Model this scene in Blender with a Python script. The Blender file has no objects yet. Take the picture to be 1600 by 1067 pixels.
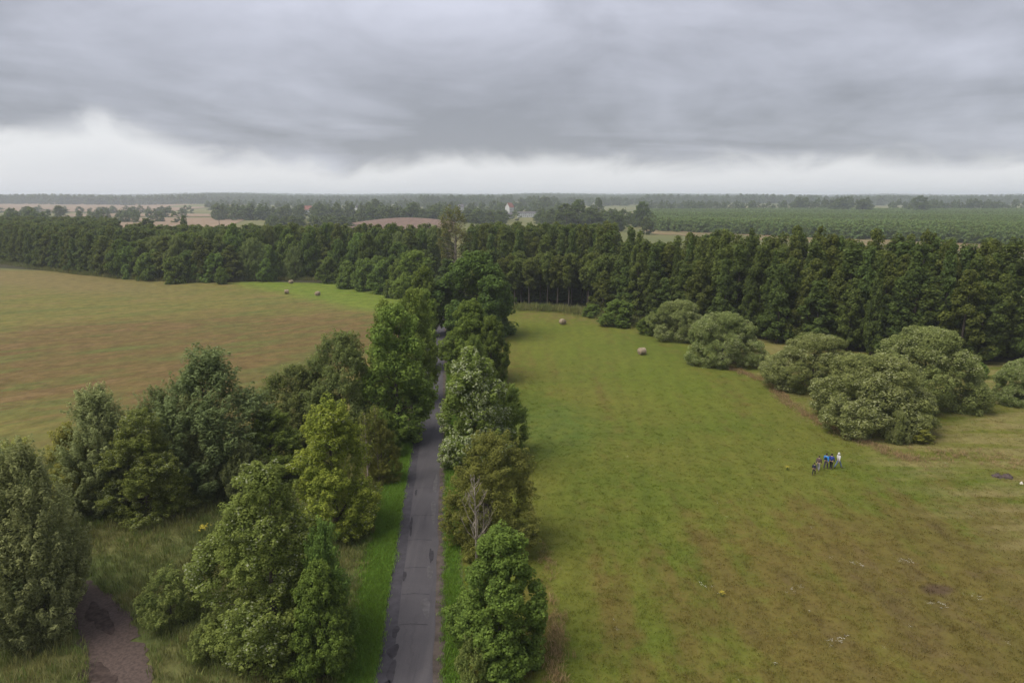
import bpy, bmesh, math, random
import numpy as np

SC = bpy.context.scene
COL = SC.collection

# ------------------------------------------------------------------ camera
cam_d = bpy.data.cameras.new('camera')
cam_d.lens = 24.0
cam_d.sensor_width = 36.0
cam_d.clip_end = 30000.0
cam = bpy.data.objects.new('camera', cam_d)
COL.objects.link(cam)
cam.location = (0, 0, 28.0)
cam.rotation_euler = (math.radians(90 - 11.83), 0, 0)
SC.camera = cam

# ------------------------------------------------------------------ render / exposure
SC.view_settings.view_transform = 'Standard'
SC.view_settings.look = 'None'
SC.view_settings.gamma = 1.0
SC.view_settings.exposure = 1.5
SC.view_settings.use_curve_mapping = False
SC.cycles.max_bounces = 5
SC.cycles.diffuse_bounces = 3
SC.cycles.glossy_bounces = 1
SC.cycles.transmission_bounces = 2
SC.cycles.volume_bounces = 1
SC.cycles.use_denoising = True


class G:
    """short-hand for wiring shader nodes"""
    def __init__(s, tree):
        s.t = tree
    def n(s, typ, ins=None, **props):
        nd = s.t.nodes.new(typ)
        for k, v in props.items():
            setattr(nd, k, v)
        for k, v in (ins or {}).items():
            s.put(nd, k, v)
        return nd
    def put(s, nd, k, v):
        sock = nd.inputs[k]
        if isinstance(v, bpy.types.NodeSocket):
            s.t.links.new(v, sock)
        elif isinstance(v, bpy.types.Node):
            s.t.links.new(v.outputs[0], sock)
        else:
            if isinstance(v, (tuple, list)) and len(v) == 3 and sock.type == 'RGBA':
                v = (*v, 1)
            sock.default_value = v
    def m(s, op, a, b=None, c=None, clamp=False):
        nd = s.t.nodes.new('ShaderNodeMath'); nd.operation = op; nd.use_clamp = clamp
        for i, v in enumerate((a, b, c)):
            if v is not None:
                s.put(nd, i, v)
        return nd.outputs[0]
    def vm(s, op, a, b=None):
        nd = s.t.nodes.new('ShaderNodeVectorMath'); nd.operation = op
        s.put(nd, 0, a)
        if b is not None:
            s.put(nd, 1, b)
        return nd.outputs[0]
    def mix(s, f, a, b, blend='MIX'):
        nd = s.t.nodes.new('ShaderNodeMix'); nd.data_type = 'RGBA'; nd.blend_type = blend
        s.put(nd, 0, f); s.put(nd, 6, a); s.put(nd, 7, b)
        return nd.outputs[2]
    def ss(s, x, lo, hi, a=0.0, b=1.0):
        nd = s.t.nodes.new('ShaderNodeMapRange'); nd.interpolation_type = 'SMOOTHSTEP'
        s.put(nd, 0, x); s.put(nd, 1, lo); s.put(nd, 2, hi); s.put(nd, 3, a); s.put(nd, 4, b)
        return nd.outputs[0]
    def noise(s, vec, scale, detail=3.0, rough=0.55, dist=0.0):
        nd = s.t.nodes.new('ShaderNodeTexNoise')
        s.put(nd, 'Vector', vec); nd.inputs['Scale'].default_value = scale
        nd.inputs['Detail'].default_value = detail; nd.inputs['Roughness'].default_value = rough
        nd.inputs['Distortion'].default_value = dist
        return nd.outputs[0]


# ------------------------------------------------------------------ sky
SUN_EL, SUN_AZ = math.radians(56), math.radians(-112)      # azimuth from +Y towards +X
W = bpy.data.worlds.new('World')
SC.world = W
W.use_nodes = True
W.node_tree.nodes.clear()
g = G(W.node_tree)
dirv = g.n('ShaderNodeTexCoord').outputs['Generated']
sx = g.n('ShaderNodeSeparateXYZ', {0: dirv})
dx, dy, dz = sx.outputs
nish = g.n('ShaderNodeTexSky', sky_type='NISHITA', sun_disc=False)
nish.sun_elevation = SUN_EL
nish.sun_rotation = SUN_AZ
zc = g.m('ADD', g.m('MAXIMUM', dz, 0.0), 0.09)
deck = g.n('ShaderNodeCombineXYZ', {0: g.m('DIVIDE', dx, zc), 1: g.m('DIVIDE', dy, zc), 2: 0.0}).outputs[0]
# horizontal distance-like coordinates of the cloud deck
n_big = g.noise(g.vm('MULTIPLY', deck, (0.34, 0.42, 1)), 1.0, 5, 0.55, 1.2)
n_mid = g.noise(g.vm('MULTIPLY', deck, (0.9, 0.9, 1)), 1.0, 6, 0.58, 0.8)
n_dir = g.noise(g.n('ShaderNodeMapping', {'Vector': dirv, 'Rotation': (0, 0.30, 0), 'Scale': (1, 1, 2.0)}).outputs[0], 2.8, 5, 0.56, 0.9)
n_fine = g.noise(g.n('ShaderNodeMapping', {'Vector': dirv, 'Rotation': (0, 0.45, 0), 'Scale': (1, 1, 1.8)}).outputs[0], 9.0, 7, 0.62, 0.5)
az = g.m('ARCTAN2', dx, dy)
gap = g.m('SUBTRACT', 1.0, g.m('ABSOLUTE', g.m('DIVIDE', g.m('ADD', az, 0.52), 0.12)), clamp=True)   # a break in the deck towards the north-west
shelf = g.m('SUBTRACT', 1.0, g.m('ABSOLUTE', g.m('DIVIDE', g.m('ADD', az, 0.10), 0.42)), clamp=True)   # the lowest, darkest bank
low = g.m('ADD', g.m('ADD', dz, g.m('MULTIPLY', g.m('SUBTRACT', n_dir, 0.5), 0.055)), g.m('MULTIPLY', g.m('SUBTRACT', n_fine, 0.5), 0.062))
low = g.m('SUBTRACT', low, g.m('MULTIPLY', g.m('MULTIPLY', g.ss(gap, 0.0, 1.0), g.ss(n_fine, 0.3, 0.65, 0.3, 1.2)), 0.036))
west = g.ss(az, -0.2, -0.6)
low = g.m('SUBTRACT', low, g.m('MULTIPLY', west, 0.018))
cover = g.ss(low, 0.030, 0.068)
tone = g.m('ADD', g.m('MULTIPLY', g.m('SUBTRACT', n_big, 0.5), 1.25), g.m('MULTIPLY', g.m('SUBTRACT', n_mid, 0.5), 0.55))
tone = g.m('ADD', tone, g.m('MULTIPLY', g.m('SUBTRACT', n_dir, 0.5), 1.3))
tone = g.m('ADD', tone, g.m('MULTIPLY', g.m('SUBTRACT', n_fine, 0.5), 0.30))
tone = g.m('ADD', tone, g.ss(dz, 0.05, 0.34, 0.20, 0.80))
tone = g.m('SUBTRACT', tone, g.m('MULTIPLY', shelf, g.ss(dz, 0.20, 0.06, 0.0, 0.30)))
tone = g.m('MAXIMUM', g.m('MINIMUM', tone, 1.0), 0.0)
cloud = g.mix(tone, (1.08, 1.115, 1.25), (2.40, 2.46, 2.82))
glow = g.mix(g.ss(low, -0.01, 0.05), (2.62, 2.66, 2.78), (2.98, 2.98, 3.03))
deckc = g.mix(cover, glow, cloud)
final = g.mix(0.96, nish.outputs[0], deckc)
bg = g.n('ShaderNodeBackground', {0: final, 1: 0.1})
g.n('ShaderNodeOutputWorld', {0: bg})

# ------------------------------------------------------------------ sun behind the cloud deck
sun_d = bpy.data.lights.new('sun', 'SUN')
sun_d.energy = 1.5
sun_d.angle = math.radians(40)
sun_d.color = (1.0, 0.955, 0.86)
sun = bpy.data.objects.new('sun', sun_d)
COL.objects.link(sun)
sun.rotation_euler = (math.radians(90) - SUN_EL, 0, math.pi - SUN_AZ)


# ------------------------------------------------------------------ helpers
def link(o, parent=None):
    COL.objects.link(o)
    if parent is not None:
        o.parent = parent
    return o

def tag(o, label=None, cat=None, group=None, kind=None):
    if label: o['label'] = label
    if cat: o['category'] = cat
    if group: o['group'] = group
    if kind: o['kind'] = kind
    return o

def mesh_np(name, verts, faces, mat=None, smooth=False, face_attrs=None):
    """faces: (N,k) array, all faces with k corners"""
    verts = np.asarray(verts, dtype=np.float32); faces = np.asarray(faces, dtype=np.int32)
    me = bpy.data.meshes.new(name)
    n, k = faces.shape
    me.vertices.add(len(verts)); me.vertices.foreach_set('co', verts.ravel())
    me.loops.add(n * k); me.loops.foreach_set('vertex_index', faces.ravel())
    me.polygons.add(n); me.polygons.foreach_set('loop_start', np.arange(n, dtype=np.int32) * k)
    me.update(calc_edges=True)
    if smooth:
        me.polygons.foreach_set('use_smooth', np.ones(n, dtype=bool))
    for a, vals in (face_attrs or {}).items():
        at = me.attributes.new(a, 'FLOAT', 'FACE'); at.data.foreach_set('value', np.asarray(vals, dtype=np.float32))
    if mat:
        me.materials.append(mat)
    return me

def obj(name, me, parent=None, mat=None):
    if mat and not me.materials:
        me.materials.append(mat)
    return link(bpy.data.objects.new(name, me), parent)

def empty(name, loc, rz=0, scale=(1, 1, 1)):
    o = bpy.data.objects.new(name, None)
    o.empty_display_size = 0.5
    o.location = loc; o.rotation_euler = (0, 0, rz); o.scale = scale
    return link(o)

class MB:
    """collects simple solids into one mesh"""
    def __init__(s): s.v = []; s.f = []
    def box(s, c, d, rz=0.0):
        i = len(s.v); ca, sa = math.cos(rz), math.sin(rz)
        for z in (-.5, .5):
            for x, y in ((-.5, -.5), (.5, -.5), (.5, .5), (-.5, .5)):
                X, Y = x * d[0], y * d[1]
                s.v.append((c[0] + X * ca - Y * sa, c[1] + X * sa + Y * ca, c[2] + z * d[2]))
        s.f += [tuple(i + q for q in f) for f in ((3, 2, 1, 0), (4, 5, 6, 7), (0, 1, 5, 4), (1, 2, 6, 5), (2, 3, 7, 6), (3, 0, 4, 7))]
        return s
    def tube(s, pts, rad, n=6, cap=True):
        i0 = len(s.v); P = [np.array(p, float) for p in pts]
        for k, p in enumerate(P):
            d = P[min(k + 1, len(P) - 1)] - P[max(k - 1, 0)]
            d /= (np.linalg.norm(d) + 1e-9)
            u = np.cross(d, (0.3, 0.9, 0.1)); u /= (np.linalg.norm(u) + 1e-9); w = np.cross(d, u)
            for q in range(n):
                a = 2 * math.pi * q / n
                s.v.append(tuple(p + rad[k] * (math.cos(a) * u + math.sin(a) * w)))
        for k in range(len(P) - 1):
            for q in range(n):
                a = i0 + k * n + q; b = i0 + k * n + (q + 1) % n
                s.f.append((a, b, b + n, a + n))
        if cap:
            s.f.append(tuple(i0 + q for q in range(n))[::-1]); e = i0 + (len(P) - 1) * n
            s.f.append(tuple(e + q for q in range(n)))
        return s
    def poly(s, pts):
        i = len(s.v); s.v += [tuple(p) for p in pts]; s.f.append(tuple(range(i, i + len(pts)))); return s
    def mesh(s, name, mat, smooth=False):
        me = bpy.data.meshes.new(name); me.from_pydata(s.v, [], s.f); me.update()
        if smooth:
            me.polygons.foreach_set('use_smooth', np.ones(len(me.polygons), dtype=bool))
        me.materials.append(mat)
        return me

# ------------------------------------------------------------------ materials
def new_mat(name):
    m = bpy.data.materials.new(name); m.use_nodes = True
    m.node_tree.nodes.clear()
    return m, G(m.node_tree)

def simple(name, col, rough=0.8, var=0.25, scale=3.0, bump=0.0, spec=0.3):
    m, g = new_mat(name)
    pos = g.n('ShaderNodeTexCoord').outputs['Object']
    n1 = g.noise(pos, scale, 5, 0.6)
    c = g.mix(g.ss(n1, 0.3, 0.7), tuple(v * (1 - var) for v in col), tuple(min(v * (1 + var), 1) for v in col))
    b = g.n('ShaderNodeBsdfPrincipled', {'Base Color': c, 'Roughness': rough, 'Specular IOR Level': spec})
    if bump:
        g.put(b, 'Normal', g.n('ShaderNodeBump', {'Height': n1, 'Strength': bump, 'Distance': 0.05}))
    g.n('ShaderNodeOutputMaterial', {0: b})
    return m

def leaf_mat(name, col, tip, under=None, flip=0.0, trans=0.48, hue=0.0):
    """leaf colour varies by leaf, by shoot (face attribute tint) and by tree"""
    m, g = new_mat(name)
    geo = g.n('ShaderNodeNewGeometry')
    tint = g.n('ShaderNodeAttribute', attribute_name='tint').outputs['Fac']
    flp = g.n('ShaderNodeAttribute', attribute_name='flip').outputs['Fac']
    rnd = geo.outputs['Random Per Island']
    tree = g.n('ShaderNodeObjectInfo').outputs['Random']
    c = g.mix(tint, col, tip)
    c = g.mix(g.m('MULTIPLY', tree, 0.5), c, (col[0] * 0.75 + 0.01, col[1] * 0.82, col[2] * 0.95))
    val = g.m('ADD', 0.62, g.m('MULTIPLY', rnd, 0.86))
    val = g.m('MULTIPLY', val, g.m('ADD', 0.74, g.m('MULTIPLY', tree, 0.54)))
    hs = g.n('ShaderNodeHueSaturation', {'Hue': g.m('ADD', 0.5 - 0.012, g.m('MULTIPLY', tree, 0.024)), 'Saturation': 1.0, 'Value': val, 'Color': c})
    c = hs.outputs[0]
    if under:
        c = g.mix(g.m('GREATER_THAN', flp, 1.0 - flip), c, under)
    d = g.n('ShaderNodeBsdfPrincipled', {'Base Color': c, 'Roughness': 0.6, 'Specular IOR Level': 0.07})
    t = g.n('ShaderNodeBsdfTranslucent', {'Color': g.mix(0.5, c, (0.20, 0.25, 0.045))})
    s = g.n('ShaderNodeMixShader', {0: trans, 1: d, 2: t})
    g.n('ShaderNodeOutputMaterial', {0: s})
    return m

M = {}
M['bark'] = simple('bark', (0.075, 0.06, 0.048), 0.9, 0.4, 4, 0.4)
M['bark_pale'] = simple('bark_pale', (0.30, 0.25, 0.20), 0.85, 0.35, 3, 0.3)
M['bark_dead'] = simple('bark_dead', (0.24, 0.205, 0.165), 0.9, 0.3, 6, 0.3)
LEAF = {
    'willow': leaf_mat('leaf_willow', (0.205, 0.235, 0.088), (0.400, 0.430, 0.180)),
    'willow_dark': leaf_mat('leaf_willow_dark', (0.125, 0.155, 0.058), (0.240, 0.272, 0.105)),
    'round_willow': leaf_mat('leaf_round_willow', (0.116, 0.155, 0.050), (0.255, 0.290, 0.092)),
    'bush_willow': leaf_mat('leaf_bush_willow', (0.150, 0.178, 0.052), (0.325, 0.350, 0.122), (0.46, 0.47, 0.25), 0.10),
    'poplar': leaf_mat('leaf_poplar', (0.163, 0.210, 0.031), (0.386, 0.397, 0.064), (0.40, 0.41, 0.24), 0.03),
    'poplar_pale': leaf_mat('leaf_poplar_pale', (0.123, 0.153, 0.034), (0.268, 0.285, 0.069), (0.40, 0.42, 0.25), 0.06),
    'poplar_green': leaf_mat('leaf_poplar_green', (0.123, 0.177, 0.035), (0.284, 0.337, 0.064)),
    'poplar_white': leaf_mat('leaf_poplar_white', (0.125, 0.170, 0.035), (0.255, 0.290, 0.064), (0.44, 0.47, 0.28), 0.24),
    'ash': leaf_mat('leaf_ash', (0.108, 0.165, 0.036), (0.232, 0.306, 0.065)),
    'maple': leaf_mat('leaf_maple', (0.093, 0.145, 0.030), (0.213, 0.290, 0.054)),
    'oak': leaf_mat('leaf_oak', (0.066, 0.107, 0.025), (0.141, 0.195, 0.041)),
    'brown_willow': leaf_mat('leaf_brown_willow', (0.146, 0.155, 0.039), (0.255, 0.256, 0.058)),
    'sallow': leaf_mat('leaf_sallow', (0.200, 0.206, 0.041), (0.406, 0.386, 0.082)),
    'hazel': leaf_mat('leaf_hazel', (0.104, 0.157, 0.037), (0.213, 0.290, 0.060)),
    'alder': leaf_mat('leaf_alder', (0.063, 0.095, 0.026), (0.138, 0.178, 0.043)),
    'alder2': leaf_mat('leaf_alder_olive', (0.077, 0.100, 0.025), (0.170, 0.192, 0.043)),
    'sparse': leaf_mat('leaf_sparse', (0.175, 0.149, 0.057), (0.223, 0.242, 0.057)),
    'weed': leaf_mat('leaf_weed', (0.146, 0.190, 0.052), (0.305, 0.329, 0.090)),
    'plantation': leaf_mat('leaf_plantation', (0.134, 0.192, 0.063), (0.234, 0.312, 0.094)),
    'far': leaf_mat('leaf_far', (0.067, 0.096, 0.032), (0.128, 0.161, 0.045)),
}

# ------------------------------------------------------------------ trees
def prof(kind, t):
    t = np.clip(t, 0, 1)
    if kind == 'cone':
        return np.clip((t / 0.10), 0.35, 1) ** 0.6 * (1 - t) ** 0.72 * 1.05 + 0.06
    if kind == 'egg':
        return np.where(t < 0.26, np.sqrt(np.clip(1 - (np.abs(t - 0.26) / 0.55) ** 2, 0.02, 1)), np.clip(1 - np.clip((t - 0.26) / 0.76, 0, 1) ** 1.55, 0.03, 1) ** 0.78)
    if kind == 'ovoid':
        return np.sqrt(np.clip(1 - (np.abs(t - 0.40) / np.where(t < 0.40, 0.62, 0.62)) ** 2.2, 0.02, 1))
    if kind == 'dome':
        return np.sqrt(np.clip(1 - t ** 2.4, 0.02, 1)) * np.clip(0.80 + t * 1.2, 0, 1)
    if kind == 'column':
        return np.clip(0.62 + t * 1.2, 0, 1) * np.sqrt(np.clip(1 - t ** 3.2, 0.02, 1))
    if kind == 'top':
        return np.clip(0.25 + t * 1.6, 0, 1) * np.sqrt(np.clip(1 - t ** 3.0, 0.02, 1))

def unit(a):
    return a / (np.linalg.norm(a, axis=-1, keepdims=True) + 1e-9)

def make_tree(name, seed, H, R, kind, n_shoot, n_leaf, leaf, shoot_len, shoot_rad, up=0.6, out=0.8, base=0.06,
              lobes=5, lobe_amp=0.22, gap=0.0, droop=0.0, mat=None, bark=None, limbs=12, wind=0.12, inner=0.5, lobe_r=0.42, tallness=1.0):
    """crown of leaf-sized faces grouped on shoots, and a trunk with limbs; returns (trunk mesh, crown mesh)"""
    r = np.random.default_rng(seed)
    hb = H * base
    K = lobes
    # boughs: rounded masses of foliage that make the crown billow
    kt = (np.arange(K) + r.random(K)) / K; kth = np.arange(K) * 2.39996 + r.normal(0, 0.35, K)
    kfr = lobe_r * (0.75 + 0.5 * r.random(K)) * R * (0.55 + 0.45 * prof(kind, kt))
    krad = np.maximum(prof(kind, kt) * R * (1 + lobe_amp * r.normal(0, 0.6, K)) - kfr, 0.0) * (0.80 + 0.20 * r.random(K))
    kz = hb + kt * (H - hb); kz = np.minimum(np.maximum(kz, kfr * 0.75 * tallness), H - kfr * 0.55 * tallness)
    kc = np.stack([krad * np.cos(kth), krad * np.sin(kth), kz], 1)
    pick = r.choice(K, n_shoot * 3, p=kfr ** 2 / (kfr ** 2).sum())
    dd = unit(r.normal(0, 1, (n_shoot * 3, 3)) + unit(kc[pick] - np.array([0, 0, H * 0.42])) * 0.75 + np.array([0, 0, 0.25]))
    u = inner + (1 - inner) * r.random(n_shoot * 3) ** 0.45
    el = np.array([1, 1, tallness])
    cc = kc[pick] + dd * el * (kfr[pick] * u)[:, None]
    rel = (cc[:, None] - kc[None]) / el
    deep = ((rel ** 2).sum(2) < (0.78 * kfr[None]) ** 2).sum(1) > (u < 0.78)
    ok = np.where((~deep | (r.random(len(cc)) < 0.10)) & (cc[:, 2] > 0.1))[0][:n_shoot]
    c, dd, pick, u = cc[ok], dd[ok], pick[ok], u[ok]
    c[:, 2] = np.minimum(c[:, 2], H * 1.02)
    t = np.clip((c[:, 2] - hb) / (H - hb), 0, 1)
    ax = unit(dd * out + np.array([0, 0, 1.0]) * up + r.normal(0, 0.26, (len(c), 3)) + np.array([wind, 0, 0]))
    if gap > 0:
        keep = r.random(len(c)) > gap
        c, ax, t, u, pick = c[keep], ax[keep], t[keep], u[keep], pick[keep]
    ns = len(c)
    size = (0.6 + 0.8 * r.random(ns))
    cnt = np.maximum((n_leaf * size / size.mean()).astype(int), 3)
    idx = np.repeat(np.arange(ns), cnt); n = len(idx)
    s = r.random(n) * 1.35 - 0.35
    d = unit(r.normal(0, 1, (n, 3)))
    A = ax[idx]
    perp = unit(d - A * (d * A).sum(1, keepdims=True))
    taper = np.sqrt(np.clip(1 - (np.abs(s) ** 1.6), 0.04, 1))
    rr = shoot_rad * size[idx] * taper * (0.35 + 0.65 * r.random(n) ** 0.5)
    pos = c[idx] + A * (s * shoot_len * size[idx])[:, None] + perp * rr[:, None]
    pos[:, 2] -= droop * rr * 0.8
    pos[:, 2] = np.maximum(pos[:, 2], 0.05)
    nor = unit(perp * 0.65 + A * 0.5 + np.array([0, 0, 0.4]) + r.normal(0, 0.34, (n, 3)))
    lx = unit(np.cross(nor, r.normal(0, 1, (n, 3))) + A * 0.5 + perp * 0.4 - np.array([0, 0, droop]))
    lx = unit(lx - nor * (lx * nor).sum(1, keepdims=True))
    ly = np.cross(nor, lx)
    L = leaf[0] * (0.65 + 0.7 * r.random(n))[:, None]; Wd = leaf[1] * (0.65 + 0.7 * r.random(n))[:, None]
    v = np.empty((n, 4, 3), np.float32)
    v[:, 0] = pos - lx * L * 0.5
    v[:, 1] = pos + ly * Wd * 0.5 + lx * L * 0.05
    v[:, 2] = pos + lx * L * 0.5 - nor * L * 0.08
    v[:, 3] = pos - ly * Wd * 0.5 + lx * L * 0.05
    # young leaves at the ends of the outer shoots are lighter, boosted as painted highlights
    bough = r.random(K)
    shoot_tint = 0.55 * r.random(ns) + 0.45 * bough[pick]
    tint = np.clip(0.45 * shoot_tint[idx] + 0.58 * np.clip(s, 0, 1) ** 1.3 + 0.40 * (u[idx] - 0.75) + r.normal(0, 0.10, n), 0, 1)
    flipn = np.clip(r.random(n) * 0.55 + 0.45 * ((bough[pick] > 0.25) & (r.random(ns) < 0.7))[idx], 0, 1)
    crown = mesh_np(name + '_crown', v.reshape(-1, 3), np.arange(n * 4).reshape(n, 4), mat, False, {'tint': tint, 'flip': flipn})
    # trunk and limbs
    b = MB(); tr = max(H * 0.016, 0.05)
    lean = r.normal(0, 0.02 * H, 2)
    path = [(lean[0] * q * q, lean[1] * q * q, H * 0.86 * q - 0.15 * (q == 0)) for q in (0, 0.12, 0.35, 0.6, 0.85, 1.0)]
    b.tube(path, [tr * 1.5, tr * 1.05, tr * 0.85, tr * 0.6, tr * 0.32, tr * 0.1], 7)
    for k in r.choice(ns, min(limbs, ns), replace=False):
        e = c[k]; q = max(0.08, min(0.8, (e[2] - 0.22 * np.hypot(e[0], e[1])) / (H * 0.86) - 0.05))
        st = np.array([lean[0] * q * q, lean[1] * q * q, H * 0.86 * q])
        mid = st * 0.5 + e * 0.5 + np.array([0, 0, 0.04 * H]) * r.random()
        b.tube([st, mid, e], [tr * 0.42 * (1 - q * 0.6), tr * 0.26 * (1 - q * 0.6), tr * 0.07], 5)
    trunk = b.mesh(name + '_trunk', bark or M['bark'], True)
    return trunk, crown

L = LEAF
SPEC = {
    # foliage: number of boughs (lobes), shoots and leaves, leaf size, and how the shoots point
    'willow': dict(H=13, R=3.4, kind='egg', n_shoot=620, n_leaf=105, leaf=(0.228, 0.084), shoot_len=1.75, shoot_rad=0.34, up=1.5, out=0.7, lobes=22, lobe_amp=0.14, lobe_r=0.36, tallness=2.1, droop=0.15, wind=0.3, base=0.03),
    'willow_dark': dict(H=14, R=4.4, kind='egg', n_shoot=620, n_leaf=84, leaf=(0.310, 0.103), shoot_len=1.8, shoot_rad=0.42, up=1.4, out=0.7, lobes=24, lobe_amp=0.14, lobe_r=0.34, tallness=1.8, droop=0.15, wind=0.3, base=0.03),
    'round_willow': dict(H=12, R=4.9, kind='dome', n_shoot=600, n_leaf=84, leaf=(0.310, 0.112), shoot_len=0.95, shoot_rad=0.58, up=0.5, out=0.9, lobes=18, lobe_amp=0.22, lobe_r=0.40, tallness=1.15, droop=0.35, wind=0.25, base=0.03),
    'bush_willow': dict(H=9, R=6.2, kind='dome', n_shoot=680, n_leaf=116, leaf=(0.24, 0.105), shoot_len=0.62, shoot_rad=0.60, up=0.45, out=0.95, lobes=20, lobe_amp=0.20, lobe_r=0.40, base=0.03),
    'poplar': dict(H=12.5, R=3.2, kind='egg', n_shoot=600, n_leaf=108, leaf=(0.157, 0.111), shoot_len=0.75, shoot_rad=0.36, up=0.5, out=0.9, lobes=18, lobe_amp=0.22, lobe_r=0.40, tallness=1.2, base=0.04),
    'poplar_pale': dict(H=13.5, R=3.9, kind='egg', n_shoot=820, n_leaf=100, leaf=(0.150, 0.105), shoot_len=0.78, shoot_rad=0.36, up=0.5, out=0.9, lobes=22, lobe_amp=0.22, lobe_r=0.38, tallness=1.2, base=0.04),
    'poplar_green': dict(H=15.5, R=3.6, kind='column', n_shoot=680, n_leaf=64, leaf=(0.241, 0.172), shoot_len=0.85, shoot_rad=0.44, up=0.6, out=0.85, lobes=20, lobe_amp=0.2, lobe_r=0.40, tallness=1.35, base=0.04),
    'poplar_white': dict(H=13, R=4.1, kind='egg', n_shoot=640, n_leaf=72, leaf=(0.241, 0.172), shoot_len=0.85, shoot_rad=0.46, up=0.5, out=0.9, lobes=18, lobe_amp=0.22, lobe_r=0.40, tallness=1.2, base=0.06, wind=-0.15),
    'ash': dict(H=8.5, R=2.6, kind='egg', n_shoot=380, n_leaf=116, leaf=(0.170, 0.085), shoot_len=0.85, shoot_rad=0.30, up=0.7, out=0.9, lobes=13, lobe_amp=0.24, lobe_r=0.42, tallness=1.1, base=0.04),
    'maple': dict(H=9, R=2.9, kind='dome', n_shoot=540, n_leaf=108, leaf=(0.157, 0.124), shoot_len=0.55, shoot_rad=0.36, up=0.45, out=0.85, lobes=18, lobe_amp=0.18, lobe_r=0.42, tallness=1.1, base=0.03),
    'oak': dict(H=17.5, R=7.6, kind='dome', n_shoot=560, n_leaf=60, leaf=(0.46, 0.34), shoot_len=0.95, shoot_rad=0.85, up=0.4, out=0.9, lobes=24, lobe_amp=0.2, lobe_r=0.34, base=0.08),
    'brown_willow': dict(H=10, R=3.6, kind='dome', n_shoot=560, n_leaf=108, leaf=(0.157, 0.078), shoot_len=0.75, shoot_rad=0.34, up=0.65, out=0.75, lobes=16, lobe_amp=0.2, lobe_r=0.42, tallness=1.2, base=0.03),
    'sallow': dict(H=8, R=2.2, kind='ovoid', n_shoot=300, n_leaf=118, leaf=(0.170, 0.078), shoot_len=0.7, shoot_rad=0.34, up=0.7, out=0.7, lobes=12, lobe_amp=0.24, lobe_r=0.42, tallness=1.4, base=0.03),
    'hazel': dict(H=9, R=4.2, kind='dome', n_shoot=330, n_leaf=40, leaf=(0.40, 0.28), shoot_len=0.8, shoot_rad=0.55, up=0.6, out=0.8, lobes=15, lobe_amp=0.2, lobe_r=0.40, tallness=1.1, base=0.02),
    'alder': dict(H=18, R=3.4, kind='cone', n_shoot=270, n_leaf=34, leaf=(0.52, 0.36), shoot_len=0.8, shoot_rad=0.68, up=0.15, out=1.0, lobes=40, lobe_amp=0.42, lobe_r=0.30, tallness=0.8, base=0.08),
    'alder2': dict(H=18, R=3.8, kind='egg', n_shoot=280, n_leaf=34, leaf=(0.52, 0.38), shoot_len=0.8, shoot_rad=0.75, up=0.2, out=0.95, lobes=36, lobe_amp=0.38, lobe_r=0.30, tallness=1.0, base=0.10),
    'sparse': dict(H=25, R=4.6, kind='column', n_shoot=230, n_leaf=26, leaf=(0.45, 0.25), shoot_len=2.0, shoot_rad=0.6, up=1.4, out=0.4, lobes=16, lobe_amp=0.3, lobe_r=0.36, tallness=2.2, base=0.32, limbs=70),
    'weed': dict(H=3.4, R=2.0, kind='dome', n_shoot=240, n_leaf=69, leaf=(0.152, 0.061), shoot_len=0.5, shoot_rad=0.22, up=1.1, out=0.4, lobes=10, lobe_amp=0.25, lobe_r=0.42, base=0.03, inner=0.2),
}
NVAR = {'willow': 2, 'willow_dark': 2, 'bush_willow': 2, 'poplar_pale': 2, 'poplar_green': 1, 'ash': 2, 'maple': 2, 'hazel': 2, 'round_willow': 2, 'alder': 4, 'alder2': 3}
PROTO = {}
def proto(sp):
    if sp not in PROTO:
        PROTO[sp] = []
        for k in range(NVAR.get(sp, 1)):
            kw = dict(SPEC[sp]); H, R = kw['H'], kw['R']
            tm = (make_tree(sp + '_%d' % k, abs(hash_name(sp)) + 17 * k, mat=LEAF[sp], bark=M['bark_pale'] if sp == 'sparse' else M['bark'], **kw))
            co = np.empty(len(tm[1].vertices) * 3, np.float32); tm[1].vertices.foreach_get('co', co); co = co.reshape(-1, 3)
            PROTO[sp].append((tm, float(np.percentile(co[:, 2], 99.8)), float(np.percentile(np.hypot(co[:, 0], co[:, 1]), 98.5))))
    return PROTO[sp]
def hash_name(s):
    h = 7
    for ch in s: h = (h * 31 + ord(ch)) % 100003
    return h

NAME = {'willow': 'willow_tree', 'willow_dark': 'willow_tree', 'round_willow': 'willow_tree', 'bush_willow': 'willow_bush', 'poplar': 'poplar_tree',
        'poplar_pale': 'poplar_tree', 'poplar_green': 'roadside_tree', 'poplar_white': 'poplar_tree', 'ash': 'ash_tree', 'maple': 'maple_tree', 'oak': 'oak_tree',
        'brown_willow': 'sallow_tree', 'sallow': 'sallow_tree', 'hazel': 'hazel_bush', 'alder': 'alder_tree', 'alder2': 'alder_tree', 'sparse': 'bare_poplar_tree', 'weed': 'weed_shrub'}
CAT = {'willow_bush': 'bush', 'hazel_bush': 'bush', 'weed_shrub': 'shrub'}
count_sp = {}
def place_tree(sp, x, y, h, w, label, group=None, rz=None, z=0.0, rng=random.Random(5)):
    ps = proto(sp); k = count_sp.get(sp, 0); count_sp[sp] = k + 1
    (trunk, crown), H, R = ps[k % len(ps)]
    sxy = w / (2 * R)
    root = empty(NAME[sp], (x, y, z), rng.uniform(0, 6.28) if rz is None else rz, (sxy, sxy, h / H))
    tag(root, label, CAT.get(NAME[sp], 'tree'), group)
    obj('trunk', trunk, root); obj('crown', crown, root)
    return root

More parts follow.
